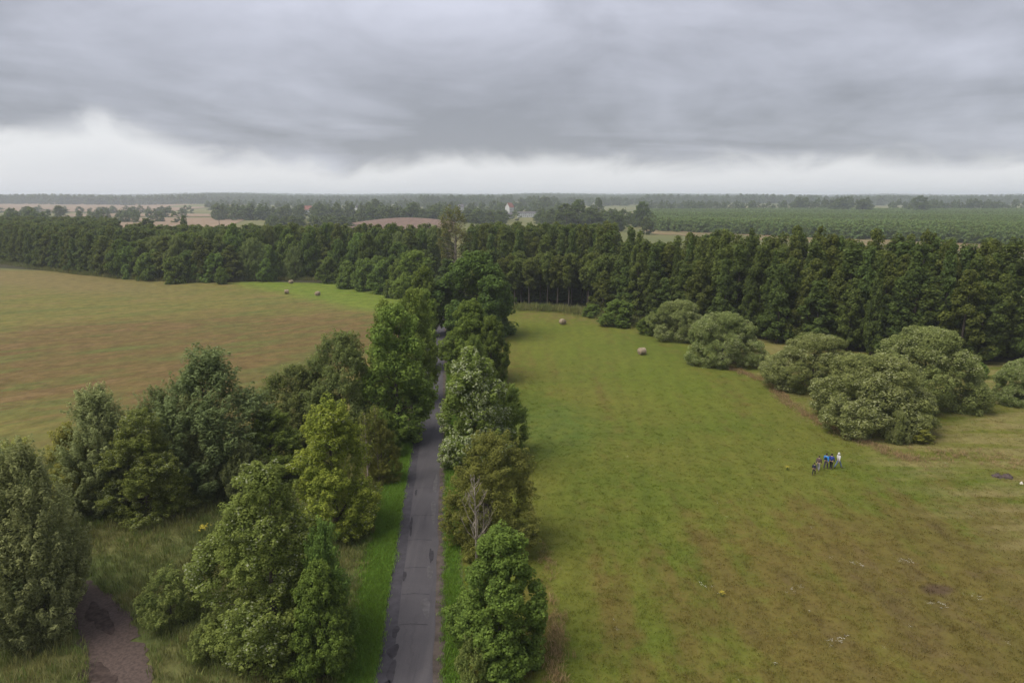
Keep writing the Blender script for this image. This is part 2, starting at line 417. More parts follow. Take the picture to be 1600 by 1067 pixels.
# ------------------------------------------------------------------ scatter of stuff (instances on points)
def scatter(name, pts, rotz, scale, idx, protos, label, cat, kind='stuff'):
    pts = np.asarray(pts, np.float32); n = len(pts)
    me = bpy.data.meshes.new(name); me.vertices.add(n); me.vertices.foreach_set('co', pts.ravel())
    for nm, ty, vals in (('rz', 'FLOAT', rotz), ('pick', 'INT', idx)):
        a = me.attributes.new(nm, ty, 'POINT'); a.data.foreach_set('value', np.asarray(vals, np.int32 if ty == 'INT' else np.float32))
    a = me.attributes.new('sc', 'FLOAT_VECTOR', 'POINT'); a.data.foreach_set('vector', np.asarray(scale, np.float32).ravel())
    o = obj(name, me); tag(o, label, cat, kind=kind)
    ng = bpy.data.node_groups.new(name, 'GeometryNodeTree')
    ng.interface.new_socket('Geometry', in_out='INPUT', socket_type='NodeSocketGeometry')
    ng.interface.new_socket('Geometry', in_out='OUTPUT', socket_type='NodeSocketGeometry')
    nd = ng.nodes; lk = ng.links
    gi = nd.new('NodeGroupInput'); go = nd.new('NodeGroupOutput')
    iop = nd.new('GeometryNodeInstanceOnPoints'); join = nd.new('GeometryNodeJoinGeometry')
    for pm in reversed(protos):
        po = bpy.data.objects.new(name + '_source', pm)
        oi = nd.new('GeometryNodeObjectInfo'); oi.inputs['Object'].default_value = po; oi.inputs['As Instance'].default_value = True
        lk.new(oi.outputs['Geometry'], join.inputs[0])
    def attr(nm, ty):
        q = nd.new('GeometryNodeInputNamedAttribute'); q.data_type = ty; q.inputs['Name'].default_value = nm; return q.outputs[0]
    cx = nd.new('ShaderNodeCombineXYZ'); lk.new(attr('rz', 'FLOAT'), cx.inputs[2])
    lk.new(gi.outputs[0], iop.inputs['Points']); lk.new(join.outputs[0], iop.inputs['Instance'])
    iop.inputs['Pick Instance'].default_value = True
    lk.new(attr('pick', 'INT'), iop.inputs['Instance Index'])
    lk.new(cx.outputs[0], iop.inputs['Rotation']); lk.new(attr('sc', 'FLOAT_VECTOR'), iop.inputs['Scale'])
    lk.new(iop.outputs[0], go.inputs[0])
    md = o.modifiers.new('scatter', 'NODES'); md.node_group = ng
    return o

# ------------------------------------------------------------------ layout, in metres (camera stands over the origin, +Y ahead)
NEAR = [
    ('willow', -34.48, 41.40, 12.70, 9.31, 'tall feathery grey-green willow cut off by the lower left frame edge'),
    ('willow', -31.09, 40.67, 13.05, 7.44, 'tall feathery willow overhanging the dirt track, in front of the cut-off one'),
    ('willow', -37.52, 58.84, 11.56, 7.57, 'pale olive willow with narrow raised top behind the bush group left of the track'),
    ('sallow', -40.22, 58.41, 8.11, 4.89, 'small yellowish bush tree left of the pale olive willow'),
    ('poplar_pale', -32.76, 57.10, 9.84, 7.96, 'loose poplar dotted with pale leaves standing behind the rough grass'),
    ('willow', -30.73, 61.92, 9.82, 6.37, 'slim silvery willow spire in front of the big dark willow'),
    ('willow_dark', -29.78, 63.93, 13.89, 12.23, 'big dark willow towering over the rough grass beside the brown meadow'),
    ('willow_dark', -34.66, 64.35, 9.96, 7.43, 'bluish dark willow half hidden left of the big dark willow'),
    ('round_willow', -19.93, 76.09, 13.06, 11.59, 'large rounded dark willow leaning over towards the road'),
    ('round_willow', -25.09, 76.49, 9.23, 9.20, 'lower rounded willow joined to the left flank of the large rounded one'),
    ('ash', -24.06, 64.62, 7.45, 7.52, 'bushy fresh green young ash with pointed crown before the rounded willows'),
    ('poplar', -14.96, 53.84, 11.87, 7.51, 'yellow-green poplar with pale shoot tips left of the road'),
    ('poplar_pale', -14.85, 38.11, 12.47, 9.87, 'big poplar with pale leaf tips in the foreground left of the road'),
    ('ash', -11.44, 37.89, 9.14, 3.96, 'fresh green feathery ash squeezed between the foreground poplar and the verge'),
    ('maple', -11.33, 35.99, 7.37, 4.22, 'dark broadleaf tree low at the foot of the foreground poplar'),
    ('poplar_green', -13.44, 76.44, 16.10, 8.95, 'tall dense green roadside tree with dark skirt reaching the asphalt'),
    ('poplar_green', -13.39, 92.73, 15.86, 6.57, 'bright topped tree in the left roadside row, behind the dense one'),
    ('poplar_green', -17.19, 90.18, 14.65, 5.83, 'light green tree at the meadow edge of the left roadside row'),
    ('brown_willow', -13.04, 64.47, 6.64, 3.94, 'thin brownish leaved tree beside the bare birch stems at the verge'),
    ('maple', -0.71, 37.28, 8.87, 6.51, 'dense dark green maple at the right road edge in the foreground'),
    ('brown_willow', -1.74, 51.72, 9.64, 8.14, 'rounded brownish olive tree behind the leafless sapling right of the road'),
    ('poplar_white', -4.11, 68.79, 12.82, 9.49, 'poplar flashing white leaf undersides, leaning over the road from the right'),
    ('ash', -0.36, 73.01, 7.89, 4.97, 'fresh green bush tree tucked behind the white-flashing poplar on the meadow side'),
    ('maple', -6.31, 105.08, 12.44, 10.14, 'rounded light green maple arching over the far end of the visible road'),
    ('maple', -3.18, 102.54, 10.36, 6.07, 'dark green tree on the meadow side of the rounded light maple'),
    ('ash', -5.11, 90.18, 9.86, 5.86, 'small bright tree peeping above the white-flashing poplar'),
    ('oak', -7.33, 139.31, 17.33, 17.97, 'massive dark green oak standing over the road tunnel'),
    ('poplar_green', -25.06, 178.66, 14.65, 12.04, 'bright green poplar on the left of the road tunnel, before the wood'),
    ('alder', -25.20, 213.81, 16.17, 8.96, 'narrow dark tree left of the tall half-bare poplar'),
    ('alder', -6.26, 189.09, 13.87, 11.93, 'dark alder filling the gap behind the massive oak'),
    ('alder', -18.47, 195.38, 11.04, 10.28, 'dark tree closing the road tunnel below the half-bare poplar'),
    ('poplar_green', -14.63, 111.34, 13.42, 6.43, 'light tree at the far end of the left roadside row'),
    ('maple', -18.12, 139.31, 14.22, 7.97, 'dark leafy tree reaching over the road at the tunnel mouth'),
    ('maple', -12.04, 143.18, 11.95, 7.29, 'dark tree between the massive oak and the road tunnel'),
    ('sparse', -19.08, 230.47, 25.73, 13.45, 'very tall half-bare poplar with thin brown foliage above the road tunnel'),
    ('hazel', -52.19, 217.19, 8.54, 9.59, 'leftmost rounded hazel of the light green hedge at the green field corner'),
    ('hazel', -45.42, 211.23, 9.86, 9.77, 'second hazel from the left in the light green hedge by the hay field'),
    ('hazel', -38.55, 204.19, 9.90, 9.88, 'middle hazel of the light green hedge by the hay field'),
    ('hazel', -32.07, 196.15, 10.97, 9.50, 'rightmost hazel of the light green hedge, next to the bright poplar'),
    ('hazel', -61.68, 230.00, 8.68, 8.69, 'separate dark hazel standing just left of the light green hedge'),
    ('hazel', -113.74, 230.68, 8.84, 10.65, 'lighter bush tree pushed forward from the left wood edge'),
    ('hazel', -126.90, 237.61, 9.36, 9.97, 'rounded bush tree left of the lighter one at the left wood edge'),
    ('hazel', -109.74, 235.75, 7.76, 9.90, 'rounded bush tree right of the lighter one at the left wood edge'),
    ('ash', -96.79, 226.48, 5.81, 4.76, 'small lone pale green tree at the meadow corner before the left wood'),
    ('hazel', -84.45, 235.06, 7.82, 7.90, 'compact dark bush tree at the wood edge left of the hay bales'),
    ('bush_willow', 34.17, 136.26, 7.82, 13.07, 'rounded grey-green willow bush farther back in the pair along the right wood'),
    ('bush_willow', 36.47, 115.31, 8.83, 13.35, 'rounded grey-green willow bush nearer in the pair along the right wood'),
    ('bush_willow', 45.22, 99.43, 8.10, 15.03, 'broad rounded willow bush at the left of the meadow cluster'),
    ('bush_willow', 45.59, 82.55, 8.88, 16.90, 'largest pale willow bush at the front of the meadow cluster behind the walkers'),
    ('bush_willow', 56.92, 91.06, 10.66, 16.25, 'tall darker willow bush at the back of the meadow cluster'),
    ('bush_willow', 72.30, 92.39, 6.06, 10.43, 'willow bush cut by the right frame edge'),
    ('hazel', 23.90, 151.03, 5.78, 9.32, 'dark rounded bush at the wood edge between the two right hay bales'),
    ('hazel', 28.57, 141.00, 3.88, 5.12, 'small bush between the dark rounded bush and the willow pair'),
    ('hazel', 19.35, 162.88, 3.10, 5.54, 'low shrub below the bare trunks at the end of the right meadow'),
    ('bush_willow', 45.20, 76.09, 3.81, 3.19, 'small dark bush at the foot of the largest willow bush'),
    ('sallow', 47.96, 76.18, 2.53, 3.19, 'small light green bush right of the small dark bush below the willows'),
    ('hazel', 74.68, 105.93, 2.42, 3.44, 'small dark shrub in the shade between the willow cluster and the cut-off bush'),
    ('weed', -23.13, 41.51, 3.73, 4.59, 'large patch bush of tall grey-green weeds beside the dirt track'),
    ('weed', -18.57, 37.65, 2.96, 3.11, 'dark weedy shrub under the left flank of the foreground poplar'),
    ('weed', -2.19, 35.28, 3.29, 2.52, 'low shrub at the foot of the dense maple by the road'),
    ('ash', -16.06, 44.43, 4.02, 3.08, 'small green sapling hidden behind the foreground poplar'),
    ('maple', -14.15, 71.23, 5.50, 3.93, 'dark understorey tree between the rounded willow and the dense roadside tree'),
    ('willow_dark', -25.14, 60.16, 5.89, 4.68, 'low dark willow shrub in the shade right of the big dark willow'),
    ('sallow', -40.13, 52.06, 8.98, 4.68, 'yellowish sallow behind the two tall willows at the lower left'),
]
EDGE_LEFT = [ (-250.5, 319.2), (-229.0, 306.2), (-192.6, 277.8), (-165.0, 258.5), (-136.3, 241.7), (-114.5, 234.1), (-102.7, 232.3), (-82.7, 237.9), (-62.6, 237.9), (-41.5, 220.2) ]
EDGE_RIGHT = [ (-1.7, 179.8), (10.1, 177.6), (20.9, 169.4), (30.8, 154.1), (40.9, 142.7), (49.8, 129.7), (59.1, 123.0), (72.7, 116.0), (89.4, 108.8) ]
TRACK_R = [ (-21.2, 35.4), (-22.3, 37.1), (-23.6, 39.0), (-26.0, 41.7), (-28.2, 43.8), (-30.8, 45.7), (-34.2, 47.4), (-38.7, 48.8) ]
TRACK_L = [ (-24.9, 35.4), (-26.0, 36.8), (-27.4, 38.7), (-29.1, 40.7), (-30.8, 42.1), (-32.9, 43.2), (-35.7, 44.0), (-39.1, 44.8) ]
DRY_STRIP = [ (27.9, 146.3), (34.3, 118.9), (40.0, 101.7), (38.5, 91.6), (39.5, 82.0), (41.0, 76.2), (42.7, 71.7), (44.0, 70.2) ]
DRY_ROAD = [ (2.5, 34.9), (2.9, 38.7), (3.0, 42.1), (2.8, 47.0), (2.6, 51.9) ]
BALES = [ (-67.6, 203.5), (-57.2, 199.4), (-74.3, 228.7), (11.5, 152.5), (23.8, 122.0) ]
PEOPLE = [ (31.2, 66.3), (32.2, 67.5), (33.2, 68.0), (33.7, 67.9), (34.6, 68.2) ]

# ------------------------------------------------------------------ terrain
def sstep(a, b, x):
    q = np.clip((np.asarray(x, float) - a) / (b - a), 0, 1); return q * q * (3 - 2 * q)

def th(x, y):
    x = np.asarray(x, float); y = np.asarray(y, float)
    d = np.hypot(x, y); az = np.arctan2(x, y)
    amp = 12 + 5 * np.sin(az * 5 + 2.2) + 4 * np.sin(az * 13 + 0.4) + 3 * np.sin(az * 29)
    amp = amp - 9 * np.exp(-((az - 0.02) / 0.10) ** 2)
    h = sstep(2650, 3500, d) * amp
    h = h + sstep(4300, 6000, d) * 20
    h = h + sstep(1350, 2550, d) * (9 + 3.5 * np.sin(az * 7 + 1.0) + 2.5 * np.sin(az * 17 + 2.0) + 1.5 * np.sin(az * 41))
    h = h + 9.0 * np.exp(-(((x + 105) / 62) ** 2 + ((y - 690) / 60) ** 2))
    return h

def pos_col(g):
    return g.n('ShaderNodeNewGeometry').outputs['Position']

def ell(g, pos, cx, cy, rx, ry, rot=0.0):
    """1 in the middle of a patch on the ground, 0 outside"""
    mp = g.n('ShaderNodeMapping', {'Vector': g.vm('SUBTRACT', pos, (cx, cy, 0)), 'Rotation': (0, 0, -rot)}).outputs[0]
    mp = g.vm('MULTIPLY', mp, (1 / rx, 1 / ry, 0))
    ln = g.n('ShaderNodeVectorMath', {0: mp}, operation='LENGTH').outputs['Value']
    return g.ss(ln, 1.15, 0.35)

def meadow_right_col(g, pos):
    warp = g.noise(pos, 0.06, 4, 0.6)
    med = g.noise(pos, 0.35, 5, 0.65, 0.4)
    fine = g.noise(pos, 2.6, 5, 0.7)
    spk = g.noise(pos, 9.0, 3, 0.7)
    mow = g.noise(g.n('ShaderNodeMapping', {'Vector': pos, 'Rotation': (0, 0, 0.30), 'Scale': (0.34, 0.022, 1)}).outputs[0], 1.0, 4, 0.6)
    c = g.mix(g.ss(warp, 0.36, 0.64), (0.081, 0.101, 0.014), (0.106, 0.109, 0.019))
    sp = g.n('ShaderNodeSeparateXYZ', {0: pos})
    bias = g.m('ADD', g.m('MULTIPLY', ell(g, pos, 33, 47, 28, 17, 0.3), 1.3), g.m('MULTIPLY', g.ss(sp.outputs[1], 60, 40), 0.35))
    bias = g.m('ADD', bias, g.m('MULTIPLY', ell(g, pos, -2, 128, 9, 34), 0.7))
    br = g.m('ADD', g.m('ADD', g.m('MULTIPLY', med, 0.55), g.m('MULTIPLY', mow, 0.6)), g.m('MULTIPLY', bias, 0.16))
    c = g.mix(g.ss(br, 0.56, 0.80, 0, 0.62), c, (0.114, 0.074, 0.025))
    c = g.mix(g.ss(br, 0.80, 0.97, 0, 0.4), c, (0.092, 0.062, 0.034))
    em = g.m('MULTIPLY', ell(g, pos, 4.5, 82, 8.5, 12), g.ss(med, 0.25, 0.6))
    c = g.mix(g.m('MULTIPLY', em, 0.55), c, (0.062, 0.104, 0.020))
    lush = g.m('ADD', ell(g, pos, 8, 140, 17, 30), ell(g, pos, 24, 105, 10, 26), clamp=True)
    c = g.mix(g.m('MULTIPLY', lush, 0.55), c, (0.096, 0.116, 0.014))
    # dry straw area at the right, with tracks
    sw = g.noise(g.n('ShaderNodeMapping', {'Vector': pos, 'Rotation': (0, 0, -0.72), 'Scale': (0.075, 0.4, 1)}).outputs[0], 1.0, 5, 0.65)
    dry = g.m('MULTIPLY', g.ss(g.m('ADD', sp.outputs[0], g.m('MULTIPLY', sw, 14)), 43, 53), g.ss(sw, 0.36, 0.62))
    c = g.mix(g.m('MULTIPLY', dry, 0.7), c, (0.19, 0.155, 0.065))
    c = g.mix(g.m('MULTIPLY', ell(g, pos, 31.2, 45.2, 1.5, 0.9, 0.2), 0.7), c, (0.06, 0.035, 0.028))
    edge = g.m('MULTIPLY', ell(g, pos, 17, 163, 26, 12, -0.2), g.ss(med, 0.35, 0.6))
    c = g.mix(g.m('MULTIPLY', edge, 0.55), c, (0.13, 0.095, 0.036))
    mot = g.noise(g.vm('MULTIPLY', pos, (1, 0.55, 1)), 0.8, 6, 0.72)
    v = g.m('ADD', g.m('ADD', g.ss(mot, 0.32, 0.68, 0.35, 0.61), g.m('MULTIPLY', fine, 0.62)), g.m('MULTIPLY', spk, 0.46))
    wv = g.n('ShaderNodeTexWave', {'Vector': g.n('ShaderNodeMapping', {'Vector': pos, 'Rotation': (0, 0, 0.10)}).outputs[0], 'Scale': 0.10, 'Distortion': 5.0, 'Detail': 3.0, 'Detail Scale': 0.6}, wave_type='BANDS', bands_direction='X').outputs['Fac']
    v = g.m('MULTIPLY', v, g.m('ADD', 0.965, g.m('MULTIPLY', wv, 0.07)))
    hs = g.n('ShaderNodeHueSaturation', {'Hue': g.m('ADD', 0.478, g.m('MULTIPLY', g.noise(pos, 1.1, 4, 0.7), 0.044)), 'Value': v, 'Color': c})
    return hs.outputs[0], fine

def meadow_left_col(g, pos):
    mp = g.n('ShaderNodeMapping', {'Vector': pos, 'Rotation': (0, 0, -0.62)}).outputs[0]
    band = g.noise(g.vm('MULTIPLY', mp, (0.014, 0.045, 1)), 1.0, 6, 0.68, 1.2)
    strk = g.noise(g.vm('MULTIPLY', mp, (0.04, 0.13, 1)), 1.0, 8, 0.74, 0.9)
    med = g.noise(pos, 0.16, 5, 0.65, 0.5)
    fine = g.noise(g.vm('MULTIPLY', pos, (1, 0.5, 1)), 1.5, 5, 0.7)
    sp = g.n('ShaderNodeSeparateXYZ', {0: pos})
    X, Y = sp.outputs[0], sp.outputs[1]
    br = g.m('ADD', g.m('MULTIPLY', band, 0.9), g.m('MULTIPLY', med, 0.35))
    br = g.m('ADD', br, g.m('MULTIPLY', ell(g, pos, -72, 122, 78, 46, 0.5), 0.40))
    br = g.m('SUBTRACT', br, g.m('MULTIPLY', ell(g, pos, -140, 190, 85, 55, 0.5), 0.14))
    c = g.mix(g.ss(br, 0.60, 0.92), (0.136, 0.120, 0.032), (0.121, 0.083, 0.030))
    c = g.mix(g.m('MULTIPLY', g.ss(strk, 0.50, 0.70), 0.55), c, (0.178, 0.114, 0.056))
    c = g.mix(g.m('MULTIPLY', g.ss(strk, 0.55, 0.36), 0.80), c, (0.092, 0.104, 0.027))
    c = g.mix(g.m('MULTIPLY', ell(g, pos, -165, 240, 90, 22, -0.55), 0.55), c, (0.165, 0.118, 0.052))
    gl = g.m('ADD', g.m('ADD', X, Y), g.m('MULTIPLY', g.m('SUBTRACT', med, 0.5), 22))
    gl = g.m('MULTIPLY', g.ss(gl, 128, 142), g.ss(g.m('ADD', X, g.m('MULTIPLY', med, 10)), -102, -88))
    c = g.mix(gl, c, g.mix(g.ss(med, 0.3, 0.7), (0.102, 0.146, 0.018), (0.126, 0.150, 0.024)))
    c = g.mix(g.m('MULTIPLY', g.ss(g.m('ADD', Y, g.m('MULTIPLY', med, 24)), 98, 78), 0.55), c, (0.108, 0.108, 0.030))
    mot = g.noise(g.vm('MULTIPLY', mp, (0.34, 0.42, 1)), 1.0, 6, 0.72)
    v = g.m('ADD', g.ss(mot, 0.32, 0.68, 0.46, 0.90), g.m('MULTIPLY', fine, 0.60))
    hs = g.n('ShaderNodeHueSaturation', {'Value': v, 'Color': c})
    return hs.outputs[0], fine

def rough_col(g, pos):
    a = g.noise(pos, 0.18, 4, 0.6); b = g.noise(pos, 1.2, 5, 0.7); f = g.noise(pos, 5, 4, 0.7)
    c = g.mix(g.ss(a, 0.35, 0.65), (0.080, 0.098, 0.030), (0.125, 0.120, 0.042))
    c = g.mix(g.ss(b, 0.55, 0.75, 0, 0.5), c, (0.150, 0.105, 0.055))
    return g.n('ShaderNodeHueSaturation', {'Value': g.m('ADD', 0.55, g.m('MULTIPLY', f, 0.9)), 'Color': c}).outputs[0], f

def ground_mat(name, fn, bump=0.6, dist=0.12):
    m, g = new_mat(name); pos = pos_col(g); c, f = fn(g, pos)
    bsdf = g.n('ShaderNodeBsdfPrincipled', {'Base Color': c, 'Roughness': 0.9, 'Specular IOR Level': 0.1})
    g.put(bsdf, 'Normal', g.n('ShaderNodeBump', {'Height': f, 'Strength': bump, 'Distance': dist}))
    g.n('ShaderNodeOutputMaterial', {0: bsdf}); return m

def blade_mat(name, fn, gain=1.25, shift=(0, 0, 0)):
    m, g = new_mat(name); pos = pos_col(g); c, f = fn(g, pos)
    rnd = g.n('ShaderNodeNewGeometry').outputs['Random Per Island']
    c = g.n('ShaderNodeHueSaturation', {'Value': g.m('MULTIPLY', gain, g.m('ADD', 0.5, g.m('MULTIPLY', rnd, 1.0))), 'Color': c}).outputs[0]
    d = g.n('ShaderNodeBsdfDiffuse', {'Color': c}); t = g.n('ShaderNodeBsdfTranslucent', {'Color': c})
    g.n('ShaderNodeOutputMaterial', {0: g.n('ShaderNodeMixShader', {0: 0.3, 1: d, 2: t})}); return m

M['meadow_right'] = ground_mat('meadow_right', meadow_right_col)
M['meadow_left'] = ground_mat('meadow_left', meadow_left_col, 0.5, 0.2)
M['rough'] = ground_mat('rough_ground', rough_col)

def fieldc(cols, sc, stripe=None):
    def fn(g, pos):
        n1 = g.noise(pos, sc, 4, 0.6); f = g.noise(pos, sc * 12, 4, 0.7)
        c = g.mix(g.ss(n1, 0.35, 0.65), cols[0], cols[1])
        if stripe:
            w = g.noise(g.n('ShaderNodeMapping', {'Vector': pos, 'Rotation': (0, 0, stripe[0]), 'Scale': stripe[1]}).outputs[0], 1.0, 3, 0.6)
            c = g.mix(g.ss(w, 0.4, 0.65), c, cols[2])
        return c, f
    return fn
M['stubble'] = ground_mat('stubble', fieldc([(0.215, 0.145, 0.098), (0.25, 0.17, 0.112), (0.185, 0.14, 0.085)], 0.01, (0.2, (0.12, 0.008, 1))), 0.2)
M['ploughed'] = ground_mat('ploughed', fieldc([(0.150, 0.100, 0.076), (0.172, 0.116, 0.088), (0.132, 0.088, 0.068)], 0.02, (0.9, (0.3, 0.01, 1))), 0.3)
M['straw_strip'] = ground_mat('straw_strip', fieldc([(0.175, 0.122, 0.062), (0.20, 0.148, 0.075), (0.10, 0.10, 0.04)], 0.03, (1.2, (0.1, 0.02, 1))), 0.2)
M['land'] = ground_mat('land', fieldc([(0.10, 0.11, 0.04), (0.14, 0.13, 0.05), (0.12, 0.12, 0.04)], 0.004), 0.2)
M['forest_floor_shade'] = ground_mat('forest_floor_shade', fieldc([(0.035, 0.036, 0.018), (0.055, 0.050, 0.026), (0.045, 0.05, 0.02)], 0.3), 0.5)  # floor colour kept dark to paint in the shade under the trees

# one sheet that reaches the horizon
nr, na = 120, 360
rr = np.concatenate([[0.0], 6 * (9500 / 6) ** (np.arange(nr) / (nr - 1))])
aa = np.arange(na) * 2 * math.pi / na
gx = (rr[:, None] * np.sin(aa)[None]).ravel(); gy = (rr[:, None] * np.cos(aa)[None]).ravel()
gv = np.stack([gx, gy, th(gx, gy) - 0.02], 1)
ii, jj = np.meshgrid(np.arange(nr), np.arange(na), indexing='ij')
q = np.stack([ii * na + jj, ii * na + (jj + 1) % na, (ii + 1) * na + (jj + 1) % na, (ii + 1) * na + jj], -1).reshape(-1, 4)[:, ::-1]
m_gr, g = new_mat('ground')
pos = pos_col(g)
c1, f1 = rough_col(g, pos)
c2, f2 = fieldc([(0.10, 0.11, 0.04), (0.15, 0.135, 0.05), (0.12, 0.12, 0.04)], 0.004)(g, pos)
dist = g.n('ShaderNodeVectorMath', {0: pos}, operation='LENGTH').outputs['Value']
bs = g.n('ShaderNodeBsdfPrincipled', {'Base Color': g.mix(g.ss(dist, 150, 350), c1, c2), 'Roughness': 0.9, 'Specular IOR Level': 0.1})
g.put(bs, 'Normal', g.n('ShaderNodeBump', {'Height': f1, 'Strength': 0.5, 'Distance': 0.1}))
g.n('ShaderNodeOutputMaterial', {0: bs})
tag(obj('ground', mesh_np('ground', gv, q, m_gr, True)), kind='structure')

def sheet(name, left, right, z, mat, n=24, m=2, wob=0.0, seed=0):
    """ground sheet ruled between two polylines given near to far"""
    r = np.random.default_rng(seed)
    def res(p):
        p = np.array(p, float); s = np.concatenate([[0], np.cumsum(np.hypot(*np.diff(p, axis=0).T))]); s /= s[-1]
        tt = np.linspace(0, 1, n + 1)
        out = np.stack([np.interp(tt, s, p[:, 0]), np.interp(tt, s, p[:, 1])], 1)
        w = r.normal(0, wob, n + 1); w = np.convolve(w, [0.25, 0.5, 0.25], 'same')
        return out, w
    (A, wa), (B, wb) = res(left), res(right)
    d = unit(B - A)
    A = A + d * wa[:, None]; B = B + d * wb[:, None]
    u = np.linspace(0, 1, m + 1)[None, :, None]
    P = A[:, None] * (1 - u) + B[:, None] * u
    v = np.concatenate([P.reshape(-1, 2), (th(P[..., 0], P[..., 1]) + z).reshape(-1, 1)], 1)
    i, j = np.meshgrid(np.arange(n), np.arange(m), indexing='ij'); k = m + 1
    f = np.stack([i * k + j, i * k + j + 1, (i + 1) * k + j + 1, (i + 1) * k + j], -1).reshape(-1, 4)
    o = obj(name, mesh_np(name, v, f, mat, True))
    return o

RX = lambda y: -6.07 - 0.0895 * (y - 35.5)          # road axis
ys = np.linspace(6, 420, 60)
def along(off, y0=6, y1=420, n=60):
    return [(RX(y) + off, y) for y in np.linspace(y0, y1, n)]

tag(sheet('meadow_right_ground', along(3.4, 10, 186), [(150, 10), (150, 186)], 0.0, M['meadow_right'], 40, 8), kind='structure')
tag(sheet('meadow_left_ground', [(-330, 66), (-330, 300)], along(-5.5, 66, 236), 0.0, M['meadow_left'], 40, 8), kind='structure')
tag(sheet('stubble_field', [(-620, 720), (-640, 1010)], [(-270, 640), (-380, 1010)], 0.4, M['stubble'], 10, 6), kind='structure')
tag(sheet('stubble_field_far', [(-1800, 1500), (-2000, 2560)], [(-700, 1380), (-950, 2560)], 0.6, M['stubble'], 10, 6), kind='structure')
tag(sheet('stubble_field_middle', [(-700, 1080), (-800, 1260)], [(-420, 1080), (-480, 1260)], 0.6, M['stubble'], 10, 6), kind='structure')
tag(sheet('ploughed_field', [(-190, 560), (-190, 770)], [(-50, 560), (-60, 770)], 0.25, M['ploughed'], 28, 20), kind='structure')
tag(sheet('straw_strip', [(106, 560), (124, 650)], [(270, 335), (345, 430)], 0.2, M['straw_strip'], 8, 30), kind='structure')
tag(sheet('forest_floor_shade', [(-330, 330), (-165, 262), (-100, 236), (-45, 226), (-4, 181), (24, 172), (60, 126), (110, 106)], [(-330, 480), (-165, 440), (-100, 330), (-45, 330), (0, 300), (50, 290), (90, 170), (140, 140)], 0.006, M['forest_floor_shade'], 40, 8), kind='structure')  # dark sheet under the woods, tree shade put into its colour

# ------------------------------------------------------------------ road
m, g = new_mat('asphalt'); M['asphalt'] = m
pos = pos_col(g)
n1 = g.noise(pos, 0.5, 5, 0.65); n2 = g.noise(pos, 14, 3, 0.7); n3 = g.noise(g.vm('MULTIPLY', pos, (1.6, 0.12, 1)), 1.0, 4, 0.6)
c = g.mix(g.ss(n1, 0.3, 0.7), (0.058, 0.053, 0.058), (0.072, 0.066, 0.071))
c = g.mix(g.ss(n3, 0.50, 0.72, 0, 0.6), c, (0.088, 0.080, 0.084))
c = g.mix(g.ss(n3, 0.45, 0.28, 0, 0.5), c, (0.040, 0.036, 0.042))
vor = g.n('ShaderNodeTexVoronoi', {'Vector': g.vm('ADD', g.vm('MULTIPLY', pos, (0.55, 0.16, 1)), g.vm('MULTIPLY', g.n('ShaderNodeTexNoise', {'Vector': pos, 'Scale': 0.9}).outputs['Color'], (0.5, 0.25, 0))), 'Scale': 1.0}, feature='DISTANCE_TO_EDGE')
c = g.mix(g.ss(vor.outputs['Distance'], 0.012, 0.002, 0, 0.28), c, (0.045, 0.04, 0.045))
hs = g.n('ShaderNodeHueSaturation', {'Value': g.m('ADD', 0.78, g.m('MULTIPLY', n2, 0.44)), 'Color': c})
b = g.n('ShaderNodeBsdfPrincipled', {'Base Color': hs.outputs[0], 'Roughness': g.ss(n1, 0.3, 0.7, 0.72, 0.9), 'Specular IOR Level': 0.2})
g.put(b, 'Normal', g.n('ShaderNodeBump', {'Height': n2, 'Strength': 0.3, 'Distance': 0.02}))
g.n('ShaderNodeOutputMaterial', {0: b})
M['asphalt_new'] = simple('asphalt_repair', (0.043, 0.039, 0.046), 0.9, 0.18, 1.5, 0.2)
M['stain'] = simple('wet_tar', (0.034, 0.031, 0.036), 0.85, 0.3, 2.0, 0.1, 0.15)
M['worn'] = simple('worn_asphalt', (0.070, 0.064, 0.067), 0.7, 0.25, 2.0, 0.2)
M['dirt_edge'] = simple('dirt_edge', (0.070, 0.054, 0.046), 0.95, 0.35, 1.2, 0.5)
M['mud'] = simple('mud', (0.052, 0.037, 0.032), 0.9, 0.35, 3.0, 0.0, 0.1)

road = tag(sheet('road', along(-2.18), along(1.35), 0.025, M['asphalt'], 420, 4, 0.07, 3), kind='structure')
tag(sheet('road_shoulder', along(1.05, 6, 300), along(2.25, 6, 300), 0.012, M['dirt_edge'], 300, 3, 0.22, 4), kind='structure')
tag(sheet('verge_soil', along(-2.9, 6, 300), along(-1.9, 6, 300), 0.008, M['dirt_edge'], 120, 2, 0.12, 5), kind='structure')

def blob(name, cx, cy, rx, ry, z, mat, parent=None, seed=0, rot=0.0, n=22):
    r = random.Random(seed); b = MB(); pts = []
    ph = [r.uniform(0, 6.28) for _ in range(3)]
    for k in range(n):
        a = 2 * math.pi * k / n
        s = 1 + 0.20 * math.sin(2 * a + ph[0]) + 0.14 * math.sin(3 * a + ph[1]) + 0.08 * math.sin(5 * a + ph[2])
        x, y = rx * s * math.cos(a), ry * s * math.sin(a)
        pts.append((cx + x * math.cos(rot) - y * math.sin(rot), cy + x * math.sin(rot) + y * math.cos(rot), z))
    b.poly(pts)
    return obj(name, b.mesh(name, mat), parent)

